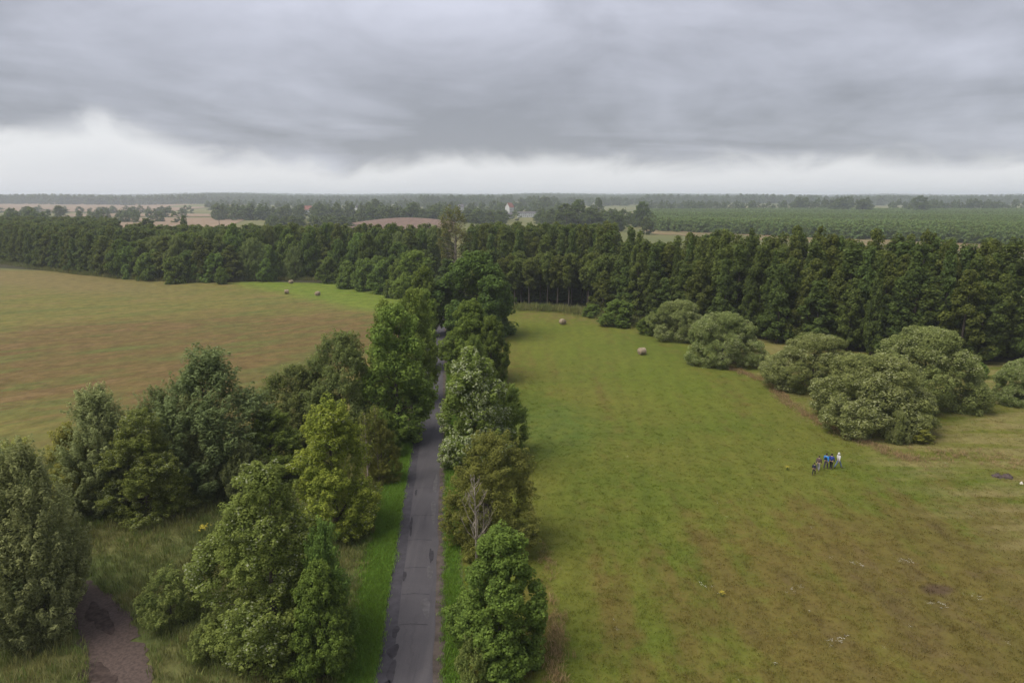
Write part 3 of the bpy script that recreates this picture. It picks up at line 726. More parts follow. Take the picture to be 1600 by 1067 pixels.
o = sheet('repair_strip', along(-2.16, 6, 75), along(-1.12, 6, 75), 0.031, M['asphalt_new'], 60, 2, 0.03, 6); o.parent = road
for k, (off, y, rx_, ry_) in enumerate([(-1.15, 36.3, .28, .9), (-1.2, 38.2, .30, .75), (-1.2, 40.2, .22, .6), (-1.3, 35, .25, .6), (-1.05, 47, .12, .8), (-1.0, 55, .14, 1.6), (-0.9, 62, .13, .6),
                                          (0.9, 50, .16, 1.2), (-1.9, 84, .25, .8), (-1.9, 90, .3, .6), (-1.9, 97, .3, .9)]):
    blob('tar_stain', RX(y) + off, y, rx_, ry_, 0.036, M['stain'], road, k, 0.09)
for k, (off, y, rx_, ry_) in enumerate([(0.7, 43, .3, 1.2), (0.85, 47.5, .2, 1.0), (0.9, 58, .25, 2.0), (0.95, 64, .2, 2.2)]):
    blob('worn_patch', RX(y) + off, y, rx_, ry_, 0.0335, M['worn'], road, 40 + k, 0.09)
for k, y in enumerate([40.9, 44.5, 48.1, 52.5, 57.0, 63.0]):
    o = sheet('transverse_crack', [(RX(y) - 1.1, y), (RX(y) - 0.2, y + 0.12), (RX(y) + 0.9, y + 0.02)], [(RX(y) - 1.1, y + .05), (RX(y) - 0.2, y + 0.17), (RX(y) + 0.9, y + 0.08)], 0.034, M['stain'], 14, 1, 0.012, k); o.parent = road

track = tag(sheet('dirt_track', [(-23.9, 33.5)] + TRACK_L + [(-50, 47)], [(-20.2, 33.5)] + TRACK_R + [(-50, 51)], 0.02, simple('track_soil', (0.072, 0.050, 0.042), 0.92, 0.3, 5.0, 0.0), 150, 4, 0.34, 9), kind='structure')
for k, (x, y, a, b_) in enumerate([(-27.6, 41.3, 1.5, .6), (-28.9, 42.3, 1.3, .5), (-25.2, 36.2, .9, .9), (-23.8, 35.2, .8, .5)]):
    blob('mud_patch', x, y, a, b_, 0.028 + 0.003 * k, M['mud'], track, 80 + k, 2.3)

# ------------------------------------------------------------------ roadside trees, bushes, hedges
for sp, x, y, h, w, lab in NEAR:
    grp = {'hazel': None}.get(sp)
    place_tree(sp, x, y, h, w, lab)

# ------------------------------------------------------------------ woods: the trees one can tell apart
SPEC['stem_alder'] = dict(H=13, R=2.6, kind='top', n_shoot=130, n_leaf=36, leaf=(0.5, 0.36), shoot_len=0.9, shoot_rad=0.7, up=0.3, out=0.9, lobes=12, lobe_amp=0.28, base=0.42)
LEAF['stem_alder'] = LEAF['alder2']; NAME['stem_alder'] = 'alder_tree'; NVAR['stem_alder'] = 2
R_ = random.Random(11)
def rows(edge, offs, spacing, jit):
    e = np.array(edge, float); s = np.concatenate([[0], np.cumsum(np.hypot(*np.diff(e, axis=0).T))])
    out = []
    for ri, off in enumerate(offs):
        q = spacing * (0.5 * (ri % 2)) + R_.uniform(0, 1)
        while q < s[-1]:
            x, y = np.interp(q, s, e[:, 0]), np.interp(q, s, e[:, 1])
            i = min(max(np.searchsorted(s, q) - 1, 0), len(e) - 2); d = unit(e[i + 1] - e[i])
            nx, ny = -d[1], d[0]
            if ny < 0: nx, ny = -nx, -ny
            out.append((x + nx * off + R_.uniform(-jit, jit), y + ny * off + R_.uniform(-jit, jit), ri, q / s[-1]))
            q += spacing * R_.uniform(0.8, 1.2)
    return out
def in_view(x, y, m=60):
    z = y * 0.9788 + 28 * 0.205
    return abs(x / z * 1066.7) < 800 + m

wood_n = 0
def lab_l(ri, f):
    where = ('at the far left end of the left wood', 'in the curve of the left wood', 'behind the lone pale green tree', 'behind the left hay bales')[min(int(f * 4), 3)]
    return (('front-row dark green alder ', 'second-row dark green alder ', 'alder crown showing over the front rows ') if f < 0.5 else ('front-row rounded tree ', 'second-row rounded tree ', 'rounded tree crown showing over the front rows '))[ri] + where
def lab_r(ri, f):
    where = ('behind the dark rounded bush on the right meadow', 'behind the pair of willow bushes', 'behind the left part of the willow cluster', 'behind the right part of the willow cluster', 'at the right frame edge of the wood')[min(int(f * 5), 4)]
    return ('front-row dark green alder ', 'second-row tall alder ', 'third-row tall alder ', 'fourth-row alder crown ', 'rearmost alder crown ')[ri] + where
def lab_s(ri, f):
    return ('front-row slender alder with bare trunk ', 'second-row slender bare-trunked alder ', 'rear slender bare-trunked alder ')[ri] + ('nearest the massive oak' if f < 0.35 else 'midway along the far end of the right meadow' if f < 0.7 else 'above the low shrub of the right meadow')
def lab_t(ri, f):
    return ('front-row ', 'middle-row ', 'rear ')[ri] + 'tall alder rising behind the slender alders, ' + ('towards the half-bare poplar' if f < 0.35 else 'midway' if f < 0.7 else 'towards the plantation')
def lab_h(ri, f):
    return ('nearer ', 'rear ')[ri] + 'broad tall tree behind the light green hedge, ' + ('at its hay bale end' if f < 0.4 else 'behind its middle' if f < 0.7 else 'at its road end')
for x, y, ri, f in rows(EDGE_LEFT, (2.5, 8, 14), 5.6, 1.2):
    if not in_view(x, y): continue
    if f < 0.6: h = 13.4 + ri * 0.6 + R_.uniform(-2.2, 1.9)
    else: h = 13.3 + ri * 1.2 + R_.uniform(-4.5, 3.6)
    sp_ = R_.choice(['alder', 'alder2', 'alder2']) if f < 0.5 else R_.choice(['oak', 'hazel', 'alder2', 'round_willow', 'oak'])
    place_tree(sp_, x, y, h, R_.uniform(6.5, 9.0) if f < 0.5 else R_.uniform(8.5, 12.5), lab_l(ri, f), 'trees of the wood behind the left meadow'); wood_n += 1
er = [p for p in EDGE_RIGHT if p[0] > 20]
for x, y, ri, f in rows(er, (3, 8, 13.5, 19, 25), 4.6, 1.3):
    if not in_view(x, y): continue
    h = (14.5, 17.8, 19.3, 19.7, 19.8)[ri] + R_.uniform(-3.0, 1.8) - (1.6 if f < 0.25 else 0) + 0.8 * math.sin(f * 19)
    place_tree(R_.choice(['alder', 'alder2', 'alder']) if ri < 2 else R_.choice(['alder', 'alder2', 'alder2']), x, y, h + (R_.uniform(-1.5, 1.5) if ri < 2 else 0), R_.uniform(6.5, 9.5) if ri < 2 else R_.uniform(8, 11), lab_r(ri, f), 'alders of the wood behind the right meadow'); wood_n += 1
for x, y, ri, f in rows([(-3, 182), (10, 180), (24, 172)], (1.5, 5, 9), 3.8, 0.9):
    place_tree('stem_alder', x, y, R_.uniform(11.5, 14), R_.uniform(4.5, 6), lab_s(ri, f), 'slender alders at the end of the right meadow'); wood_n += 1
for x, y, ri, f in rows([(-14, 214), (8, 208), (36, 192)], (2, 9, 16), 6.0, 1.5):
    place_tree(R_.choice(['alder', 'alder2']), x, y, R_.uniform(15, 20), R_.uniform(7, 11), lab_t(ri, f), 'tall alders behind the slender ones'); wood_n += 1
for x, y, ri, f in rows([(-92, 246), (-62, 244), (-30, 234)], (4, 11), 7.5, 1.5):
    place_tree(R_.choice(['alder2', 'oak', 'round_willow']), x, y, R_.uniform(15.5, 19.5), R_.uniform(8, 12), lab_h(ri, f), 'tall trees behind the light green hedge'); wood_n += 1

# ------------------------------------------------------------------ woods farther back, read as masses
def crown_of(sp): return [p[0][1] for p in proto(sp)]
def mass(name, pts, hs, ws, protos, H0, W0, label, seed=1):
    r = np.random.default_rng(seed); n = len(pts); pts = np.asarray(pts)
    z = th(pts[:, 0], pts[:, 1]) - 0.1
    sc = np.stack([ws / W0, ws / W0, hs / H0], 1)
    return scatter(name, np.column_stack([pts, z]), r.random(n) * 6.28, sc, r.integers(0, len(protos), n), protos, label, 'wood')
def fan(r, n, px0, px1, d0, d1):
    """points in a sector of the land between two distances"""
    px = r.uniform(px0, px1, n); d = np.sqrt(r.uniform(d0 ** 2, d1 ** 2, n))
    return np.column_stack([(px - 800) / 1066.7 * d, d])
r = np.random.default_rng(21)
alders = crown_of('alder2') + crown_of('alder')
P1 = fan(r, 1500, -80, 300, 285, 480)
ed = np.interp(P1[:, 0], [p[0] for p in EDGE_LEFT], [p[1] for p in EDGE_LEFT])
P1 = P1[P1[:, 1] > ed + 18]
P1 = P1[~((P1[:, 0] / P1[:, 1] * 1066.7 > -610) & (P1[:, 1] > 345))]
P2 = fan(r, 330, 290, 480, 262, 330)
P3 = fan(r, 260, 470, 700, 262, 300)
P4 = fan(r, 160, 735, 960, 235, 275)
P6 = fan(r, 150, 745, 955, 190, 206)
P5 = np.array([(x, y) for x, y, _, _ in rows(er, (31, 37), 5.5, 2)])
pts = np.vstack([P1, P2, P3, P4, P5, P6]); n = len(pts)
hs = np.concatenate([r.uniform(13, 15.6, len(P1)), r.uniform(10.5, 16, len(P2)), r.uniform(11.5, 17, len(P3)), r.uniform(16, 18.5, len(P4)), r.uniform(17.5, 19.6, len(P5)), r.uniform(5, 9, len(P6))])
mass('woodland', pts, hs, r.uniform(6.5, 9.5, n), alders, 18, 7.2, 'dark green woods stretching behind the front rows of alders', 3)

# young plantation
_, plc = make_tree('plantation_a', 51, 9.5, 2.2, 'cone', 60, 11, (0.8, 0.6), 0.5, 0.6, up=0.2, out=0.9, lobes=8, lobe_amp=0.25, base=0.05, mat=LEAF['plantation'])
_, plc2 = make_tree('plantation_b', 52, 9.5, 2.4, 'egg', 60, 11, (0.8, 0.6), 0.5, 0.6, up=0.3, out=0.9, lobes=9, lobe_amp=0.25, base=0.05, mat=LEAF['plantation'])
def plant_front(px): return np.interp(px, [1000, 1030, 1250, 1650], [640, 600, 500, 395])
px = r.uniform(1010, 1680, 30000); d = np.sqrt(r.uniform(380 ** 2, 1350 ** 2, 30000))
keep = d > plant_front(px)
keep &= ~((d > 800) & (r.random(30000) < 0.25))
row = (d > plant_front(px)) & (d < 1350)
px, d = px[keep], d[keep]
pts = np.column_stack([(px - 800) / 1066.7 * d, d])
# a few rides run through the plantation
pts = pts[np.abs(((pts[:, 0] * 0.25 + pts[:, 1]) % 130) - 65) > 4.0]
hs = r.uniform(8.0, 9.6, len(pts)) + 1.0 * np.sin(pts[:, 0] * 0.011 + pts[:, 1] * 0.02)
mass('plantation', pts, hs, r.uniform(5.0, 6.6, len(pts)), [plc, plc2], 9.5, 4.6, 'even young tree plantation beyond the right wood', 4)

# far trees
far_p = [make_tree('far_%d' % k, 60 + k, 20, 5.2, kd, 46, 9, (2.0, 1.5), 1.6, 1.5, up=0.3, out=0.8, lobes=10, lobe_amp=0.28, base=0.02, mat=LEAF['far'])[1] for k, kd in enumerate(('ovoid', 'dome', 'cone', 'ovoid'))]
def top_h(ty, d): return 28 - (ty - 310) / 1066.7 * d
segs = [  # px0, px1, d0, d1, top_y low/high, number, crown width
    (340, 520, 900, 1000, 319, 328, 90, 11), (500, 700, 880, 1040, 317, 330, 110, 12), (420, 560, 640, 730, 336, 344, 60, 9),
    (690, 860, 700, 1000, 325, 340, 170, 12), (860, 1020, 640, 900, 326, 340, 90, 12), (690, 880, 1150, 1500, 314, 325, 120, 13),
    (330, 700, 1500, 2100, 312, 318, 200, 13), (0, 90, 620, 700, 326, 334, 22, 10), (200, 300, 1040, 1080, 324, 330, 18, 11),
    (-40, 310, 1290, 1380, 321, 327, 60, 13), (130, 300, 800, 860, 327, 335, 30, 10), (1230, 1350, 1330, 1420, 309, 318, 55, 13), (1380, 1640, 1330, 1440, 312, 320, 110, 13),
    (655, 800, 1900, 2250, 305, 311, 170, 20), (812, 872, 1650, 1850, 307, 313, 50, 20), (-60, 330, 2300, 2640, 303, 309, 420, 20), (330, 660, 2400, 2640, 306, 311, 260, 20), (1000, 1640, 2250, 2640, 304, 310, 520, 20), (860, 1000, 2000, 2300, 308, 312, 90, 18),
    (1000, 1240, 1350, 1700, 314, 320, 130, 13), (-60, 120, 500, 560, 336, 343, 60, 8), (560, 690, 800, 870, 322, 332, 60, 12),
]
PP, HH, WW = [], [], []
for a, b_, d0, d1, t0, t1, n, w in segs:
    p = fan(r, n, a, b_, d0, d1); PP.append(p)
    HH.append(np.clip(top_h(r.uniform(t0, t1, n), p[:, 1]) - th(p[:, 0], p[:, 1]), 6, 30)); WW.append(w * r.uniform(0.7, 1.3, n))
PP, HH, WW = np.vstack(PP), np.concatenate(HH), np.concatenate(WW)
clear = np.ones(len(PP), bool)          # the village houses stand in clearings open to the south
for hx, hd, half in ((21.7, 1050, 13), (-347, 1180, 2), (-263, 1180, 1), (-92, 1250, 1), (-4, 1150, 2), (-3, 980, 1)):
    k = PP[:, 1] / hd
    clear &= ~((np.abs(PP[:, 0] - hx * k) < half * k + 3) & (PP[:, 1] < hd + 10) & (PP[:, 1] > 560))
mass('far_treeline', PP[clear], HH[clear], WW[clear], far_p, 20, 10.4, 'grey-green far rows of trees between the fields and the village', 5)
nf = 17000
p = fan(r, nf, -120, 1720, 2650, 3700)
p2 = fan(r, 6000, -120, 1720, 5200, 6300)
p = p[~((p[:, 1] < 2950) & (r.random(len(p)) < 0.2))]
pts = np.vstack([p, p2])
hs = np.concatenate([r.uniform(15, 23, len(p)), r.uniform(18, 26, len(p2))])
ws = np.concatenate([r.uniform(12, 19, len(p)), r.uniform(20, 34, len(p2))])
mass('horizon_forest', pts, hs, ws, far_p, 20, 10.4, 'blue-grey forest along the whole horizon', 6)

# distinct trees standing in the middle distance
SPEC['field_tree'] = dict(H=20, R=7, kind='dome', n_shoot=260, n_leaf=22, leaf=(0.9, 0.7), shoot_len=1.1, shoot_rad=1.0, lobes=18, lobe_amp=0.28, lobe_r=0.36, base=0.05)
LEAF['field_tree'] = LEAF['alder']; NAME['field_tree'] = 'field_tree'; NVAR['field_tree'] = 2
for px_, d_, ty, wp, lab in [
    (884, 640, 318, 44, 'large dark tree at the left of the big clump beyond the wood'),
    (903, 655, 312, 46, 'tallest dark tree in the middle of the big clump beyond the wood'),
    (922, 640, 324, 38, 'lower dark tree at the right of the big clump beyond the wood'),
    (960, 600, 330, 36, 'lone rounded tree between the big clump and the plantation'),
    (1000, 690, 315, 36, 'dark tall tree at the corner of the plantation'),
    (932, 1000, 309, 24, 'hazy tree poking above the horizon right of the big clump'),
    (1008, 545, 339, 26, 'pale willow-like tree in front of the plantation corner'),
    (590, 1000, 311, 30, 'rounded hazy tree above the village tree line'),
    (645, 820, 317, 30, 'dark rounded tree behind the ploughed rise'),
    (1425, 1180, 306, 32, 'tall rounded tree above the far side of the plantation'),
    (1302, 1250, 310, 30, 'dark tree at the far plantation edge, left of the tall rounded one'),
    (1338, 1230, 311, 34, 'broad dark tree at the far plantation edge beside the narrow one'),
    (850, 1350, 308, 34, 'broad hazy tree above the white barn'),
    (295, 420, 336, 22, 'ragged thin topped tree poking above the left wood'),
    (237, 430, 340, 40, 'dark domed tree rising from the left wood against the stubble'),
    (185, 440, 341, 34, 'dark domed tree left of the other dome in the left wood'),
    (105, 900, 321, 24, 'round hazy tree in the stubble field hedge'),
    (178, 1000, 323, 10, 'narrow lone tree in the far stubble'),
    (55, 900, 322, 30, 'broad hazy tree at the left end of the stubble hedge'),
]:
    x = (px_ - 800) / 1066.7 * d_; z0 = float(th(x, d_))
    place_tree('field_tree', x, d_, top_h(ty, d_) - z0, wp / 1066.7 * d_, lab, z=z0)

# ------------------------------------------------------------------ birch stems, dead sapling
def bare_tree(name, x, y, h, mat, label, seed, twigs, spread, leaves=None):
    r = random.Random(seed); root = empty(name, (x, y, 0)); tag(root, label, 'tree')
    b = MB(); lx, ly = r.uniform(-.03, .03) * h, r.uniform(-.02, .02) * h
    tr = h * 0.011
    P = lambda q: (lx * q * q, ly * q * q, h * q)
    b.tube([P(q) for q in (0, .2, .5, .75, 1)], [tr * 1.5, tr * 1.1, tr * .8, tr * .5, tr * .15], 6)
    obj('trunk', b.mesh(name + '_trunk', mat, True), root)
    b = MB(); ends = []
    for k in range(twigs):
        q = r.uniform(0.22, 0.95); a = r.uniform(0, 6.28); s0 = np.array(P(q)); ln = spread * h * (1.1 - q) * r.uniform(.6, 1.1)
        e = s0 + np.array([math.cos(a) * ln * .55, math.sin(a) * ln * .55, ln * .9]); mid = s0 * .55 + e * .45 + np.array([math.cos(a), math.sin(a), -.3]) * ln * .08
        b.tube([s0, mid, e], [tr * .45, tr * .3, tr * .1], 4)
        for _ in range(4):
            w = r.uniform(.35, 1); p0 = mid * (1 - w) + e * w; a2 = r.uniform(0, 6.28)
            e2 = p0 + np.array([math.cos(a2) * .5, math.sin(a2) * .5, .8]) * ln * r.uniform(.2, .4)
            b.tube([p0, e2], [tr * .18, tr * .06], 3); ends.append(e2)
    obj('branches', b.mesh(name + '_branches', mat), root)
    if leaves:
        rr_ = np.random.default_rng(seed); E = np.array(ends); n = len(E) * 10
        pos_ = np.repeat(E, 10, 0) + rr_.normal(0, .28, (n, 3)); nn = unit(rr_.normal(0, 1, (n, 3))); ax_ = unit(np.cross(nn, rr_.normal(0, 1, (n, 3)))); bx_ = np.cross(nn, ax_)
        v = np.stack([pos_ - ax_ * .1, pos_ + bx_ * .06, pos_ + ax_ * .1, pos_ - bx_ * .06], 1).reshape(-1, 3)
        obj('crown', mesh_np(name + '_crown', v, np.arange(n * 4).reshape(n, 4), leaves, False, {'tint': rr_.random(n), 'flip': rr_.random(n)}), root)
    return root
bare_tree('birch_tree', -14.3, 63.6, 7.6, M['bark_pale'], 'left of the two slim bare birch stems at the left verge', 3, 26, .30, LEAF['brown_willow'])
bare_tree('birch_tree', -13.4, 64.4, 7.9, M['bark_pale'], 'right of the two slim bare birch stems at the left verge', 4, 26, .30, LEAF['brown_willow'])
bare_tree('dead_sapling', -2.75, 48.3, 7.6, M['bark_dead'], 'leafless pale sapling standing before the brownish tree right of the road', 8, 34, .42)
bare_tree('dead_sapling', -2.2, 48.9, 6.2, M['bark_dead'], 'smaller leafless sapling leaning beside the larger leafless one', 9, 22, .38)

# ------------------------------------------------------------------ grasses and flowers
def tuft(name, seed, n, h, spread, w, mat, lean=0.5):
    r = np.random.default_rng(seed)
    p = r.normal(0, spread, (n, 2)); a = r.random(n) * 6.28; hh = h * (0.55 + 0.6 * r.random(n)); ln = lean * hh * r.random(n)
    b0 = np.column_stack([p, np.zeros(n)]); dirv_ = np.column_stack([np.cos(a), np.sin(a), np.zeros(n)]); side = np.column_stack([-np.sin(a), np.cos(a), np.zeros(n)])
    mid = b0 + dirv_ * (ln * .35)[:, None] + np.array([0, 0, 1]) * (hh * .6)[:, None]; tip = b0 + dirv_ * ln[:, None] + np.array([0, 0, 1]) * hh[:, None]
    v = np.stack([b0 - side * w, mid - side * w * .8, tip, mid + side * w * .8], 1).reshape(-1, 3)
    v2 = np.stack([b0 + side * w], 1)
    return mesh_np(name, v, np.arange(n * 4).reshape(n, 4), mat, False, {'tint': r.random(n)})
def grass(name, pts, protos, smin, smax, label, seed):
    r = np.random.default_rng(seed); n = len(pts)
    s = r.uniform(smin, smax, n); sc = np.column_stack([s, s, s * r.uniform(.7, 1.3, n)])
    return scatter(name, np.column_stack([pts, np.zeros(n)]), r.random(n) * 6.28, sc, r.integers(0, len(protos), n), protos, label, 'grass')
bm_r = blade_mat('blade_meadow', meadow_right_col, 1.35)
bm_rough = blade_mat('blade_rough', rough_col, 1.5)
m_lush = leaf_mat('blade_lush', (0.135, 0.240, 0.030), (0.180, 0.290, 0.042), trans=0.35)
m_dry = leaf_mat('blade_dry', (0.30, 0.19, 0.10), (0.38, 0.26, 0.14), trans=0.4)
m_tall = leaf_mat('blade_tall', (0.130, 0.150, 0.050), (0.240, 0.205, 0.090), trans=0.3)
m_green = leaf_mat('blade_green', (0.105, 0.145, 0.036), (0.150, 0.190, 0.048), trans=0.3)
short = [tuft('tuft_short_%d' % k, 70 + k, 11, 0.075, 0.12, 0.014, bm_r, 0.9) for k in range(3)]
r = np.random.default_rng(31)
def box_pts(n, x0, x1, y0, y1): return np.column_stack([r.uniform(x0, x1, n), r.uniform(y0, y1, n)])
p = box_pts(150000, 0.5, 100, 30, 125); fade = np.clip(1.0 - (p[:, 1] - 30) / 95, 0, 1) ** 1.6 * 0.8
p = p[(r.random(len(p)) < fade) & (np.abs(p[:, 0]) < p[:, 1] * 0.80 + 6)]
grass('meadow_grass', p, short, 0.8, 1.9, 'short mown grass of the right meadow', 1)
# verge
lush = [tuft('tuft_lush_%d' % k, 80 + k, 14, 0.26, 0.13, 0.016, m_lush, 0.8) for k in range(3)]
y = r.uniform(28, 78, 17000); off = -2.25 - np.abs(r.normal(0, 1.0, 17000)) ** 1.1
pv = np.column_stack([RX(y) + off, y])[off > -4.9]
y = r.uniform(28, 130, 9000); off = 2.2 + np.abs(r.normal(0, .55, 9000))
pv = np.vstack([pv, np.column_stack([RX(y) + off, y])])
y = r.uniform(28, 110, 2600); off = np.where(r.random(2600) < .5, -2.25, 2.1) + r.normal(0, .16, 2600)
pv = np.vstack([pv, np.column_stack([RX(y) + off, y])])
grass('verge_grass', pv, lush, 0.6, 1.2, 'lush bright green grass on the road verges', 2)
# rough tall grass at the lower left
tall = [tuft('tuft_tall_%d' % k, 90 + k, 16, 0.75, 0.20, 0.022, (m_tall, bm_rough, bm_rough, m_green)[k], 0.7) for k in range(4)]
pr = box_pts(16000, -50, -10.5, 30, 72)
tl = np.array(TRACK_L + [(-50, 47)]); tr_ = np.array([(-20.2, 33.5)] + TRACK_R + [(-50, 51)])
def in_track(p):
    o = tl[::-1]; tlx = [(-23.9, 33.5)] + [tuple(q) for q in tl]
    poly = [tuple(q) for q in tr_] + tlx[::-1]
    c = np.zeros(len(p), bool); j = len(poly) - 1
    for i in range(len(poly)):
        xi, yi = poly[i]; xj, yj = poly[j]
        c ^= ((yi > p[:, 1]) != (yj > p[:, 1])) & (p[:, 0] < (xj - xi) * (p[:, 1] - yi) / (yj - yi + 1e-12) + xi); j = i
    return c
pr = pr[~in_track(pr) & (pr[:, 0] < RX(pr[:, 1]) - 4.2)]
grass('rough_grass', pr, tall, 0.35, 1.05, 'tall rough grass and weeds between the dirt track and the road', 3)
dry = [tuft('tuft_dry_%d' % k, 100 + k, 16, 0.55, 0.18, 0.02, m_dry, 1.1) for k in range(3)]
def along_pts(line, n, sig):
    e = np.array(line, float); s = np.concatenate([[0], np.cumsum(np.hypot(*np.diff(e, axis=0).T))]); q = r.uniform(0, s[-1], n)
    return np.column_stack([np.interp(q, s, e[:, 0]) + r.normal(0, sig, n), np.interp(q, s, e[:, 1]) + r.normal(0, sig, n)])
pd = np.vstack([along_pts(DRY_STRIP[1:], 1250, 0.6), along_pts(DRY_ROAD[:3], 170, 0.32), along_pts(DRY_ROAD[2:], 40, 0.3), along_pts([(44, 70), (50, 72), (58, 68)], 250, 1.2), along_pts([(-16, 62), (-14.4, 68)], 120, .5)])
grass('dry_grass', pd, dry, 0.35, 0.85, 'reddish dry tall grass along the meadow edges', 4)
pe = np.vstack([along_pts([(1, 175), (14, 171), (26, 158), (34, 140)], 1500, 1.6), along_pts(EDGE_LEFT, 2500, 1.2)])
grass('edge_weeds', pe, tall[:3], 1.0, 2.2, 'tall weeds along the foot of the woods', 5)

m_white = simple('flower_white', (0.72, 0.72, 0.66), 0.7, 0.1)
m_yellow = simple('flower_yellow', (0.40, 0.32, 0.03), 0.7, 0.2)
m_stem = simple('flower_stem', (0.10, 0.14, 0.04), 0.8, 0.2)
def florets(name, seed, n, h, spread, size, mat):
    r = np.random.default_rng(seed); b = MB()
    for k in range(n):
        x, y = r.normal(0, spread, 2); z = h * r.uniform(.7, 1.1); c = np.array([x, y, z])
        a0 = r.uniform(0, 6.28)
        for q in range(5):
            a = a0 + q * 1.2566; b.poly([c, c + np.array([math.cos(a - .4) * size, math.sin(a - .4) * size, .25 * size]), c + np.array([math.cos(a + .4) * size, math.sin(a + .4) * size, .25 * size])])
    return b.mesh(name, mat)
wf = [florets('white_floret_%d' % k, k, 6, 0.20, 0.13, 0.020, m_white) for k in range(2)]
pf = np.vstack([box_pts(60, 5, 70, 34, 95)] + [np.column_stack([r.normal(cx, .5, k), r.normal(cy, .3, k)]) for cx, cy, k in [(21, 39.0, 9), (29.5, 43.0, 8), (27.0, 48.5, 7), (31, 49, 6), (14.5, 45.5, 5), (20.5, 45, 5), (33, 44, 6)]])
n = len(pf); grass('meadow_flowers', pf, wf, 0.5, 1.1, 'tiny white flowers sprinkled in the right meadow', 6)
def yellow_plant(x, y, s, label):
    root = empty('yellow_wildflower', (x, y, 0), 0, (s, s, s)); tag(root, label, 'flower')
    b = MB(); r = random.Random(int(x * 10))
    for k in range(14):
        a = r.uniform(0, 6.28); q = r.uniform(.05, .35); b.tube([(0, 0, 0), (q * .6 * math.cos(a), q * .6 * math.sin(a), .4), (q * math.cos(a), q * math.sin(a), .75)], [.012, .009, .005], 4)
    obj('stems', b.mesh('yellow_stems', m_stem), root)
    obj('flower_heads', florets('yellow_heads', int(abs(x) * 7), 40, .78, .20, .07, m_yellow), root)
    obj('leaves', tuft('yellow_leaves', 3, 40, .5, .16, .02, m_green, .9), root)
yellow_plant(-26.3, 53.5, 1.0, 'yellow flowering plant in the rough grass left of the foreground poplar')
yellow_plant(29.0, 67.6, 0.55, 'yellow flowering plant in the meadow left of the walkers')
yellow_plant(15.1, 44.3, 0.5, 'small yellow flower in the middle of the near right meadow')

# ------------------------------------------------------------------ hay bales
m_hay, g = new_mat('hay')
pos = g.n('ShaderNodeTexCoord').outputs['Object']
n1 = g.noise(g.vm('MULTIPLY', pos, (1.2, 9, 9)), 3.0, 4, 0.7); n2 = g.noise(pos, 3.0, 4, 0.6)
c = g.mix(g.ss(n1, .3, .7), (0.22, 0.165, 0.105), (0.33, 0.26, 0.175)); c = g.mix(g.ss(n2, .4, .7, 0, .5), c, (0.27, 0.215, 0.17))
b = g.n('ShaderNodeBsdfPrincipled', {'Base Color': c, 'Roughness': 0.95, 'Specular IOR Level': 0.1})
g.put(b, 'Normal', g.n('ShaderNodeBump', {'Height': n1, 'Strength': 0.8, 'Distance': 0.04})); g.n('ShaderNodeOutputMaterial', {0: b})
def hay_bale(x, y, rz, label, seed, R=0.72, Lh=0.62):
    r = np.random.default_rng(seed); root = empty('hay_bale', (x, y, 0), rz); tag(root, label, 'hay bale', 'hay bales on the meadows')
    n = 40; rings = [(-Lh, .0), (-Lh, .18), (-Lh + .03, .2), (-Lh, .36), (-Lh + .03, .38), (-Lh, .54), (-Lh + .03, .56), (-Lh + .01, .68), (-Lh + .06, .715), (-Lh * .6, .725), (-Lh * .2, .73), (Lh * .2, .73), (Lh * .6, .725), (Lh - .06, .715), (Lh - .01, .68), (Lh - .03, .56), (Lh, .54), (Lh - .03, .38), (Lh, .36), (Lh - .03, .2), (Lh, .18), (Lh, .0)]
    V = []
    for (a, q) in rings:
        for k in range(n):
            an = 2 * math.pi * k / n; rad = max(q, .004) / .73 * R * (1 + .018 * r.normal() * (q > .1))
            z = R * .95 + rad * math.sin(an) * (0.95 if math.sin(an) > 0 else 0.93); z = max(z, -.01)
            V.append((a + .012 * r.normal(), rad * math.cos(an) * 1.03, z))
    F = [(i * n + k, i * n + (k + 1) % n, (i + 1) * n + (k + 1) % n, (i + 1) * n + k) for i in range(len(rings) - 1) for k in range(n)]
    obj('bale_body', mesh_np('bale_body', V, F, m_hay, True), root)
    m = 260; an = r.random(m) * 6.28; ax_ = r.uniform(-Lh, Lh, m); rad = R * 1.0
    p0 = np.column_stack([ax_, rad * np.cos(an) * 1.03, R * .95 + rad * .95 * np.sin(an)]); d_ = unit(r.normal(0, 1, (m, 3)) + np.column_stack([np.zeros(m), np.cos(an), np.sin(an)]) * .5); w_ = unit(np.cross(d_, r.normal(0, 1, (m, 3)))) * .008
    v = np.stack([p0 - w_, p0 + w_, p0 + w_ + d_ * .14, p0 - w_ + d_ * .14], 1).reshape(-1, 3)
    so = obj('loose_straw', mesh_np('loose_straw', v, np.arange(m * 4).reshape(m, 4), m_hay), root); so['kind'] = 'stuff'
    b = MB()
    for a in (-.4, -.13, .13, .4):
        b.tube([(a, R * 1.035 * math.cos(t), R * .95 + R * .965 * math.sin(t)) for t in np.linspace(-1.2, 4.34, 26)], [.008] * 26, 4)
    obj('twine', b.mesh('twine', simple('twine', (.55, .5, .42), .8)), root)
for (x, y), rz, lab, s in zip(BALES, (0.3, 1.3, 0.9, 2.0, 0.35), (
        'round hay bale on the left meadow, left of the nearer pair', 'round hay bale on the left meadow, right of the nearer pair', 'round hay bale farthest back at the left wood edge',
        'darker round hay bale farther up the right meadow', 'round hay bale nearer on the right meadow before the willow pair'), range(5)):
    hay_bale(x, y, rz, lab, s, 0.66 if s != 2 else 0.60, 0.60)

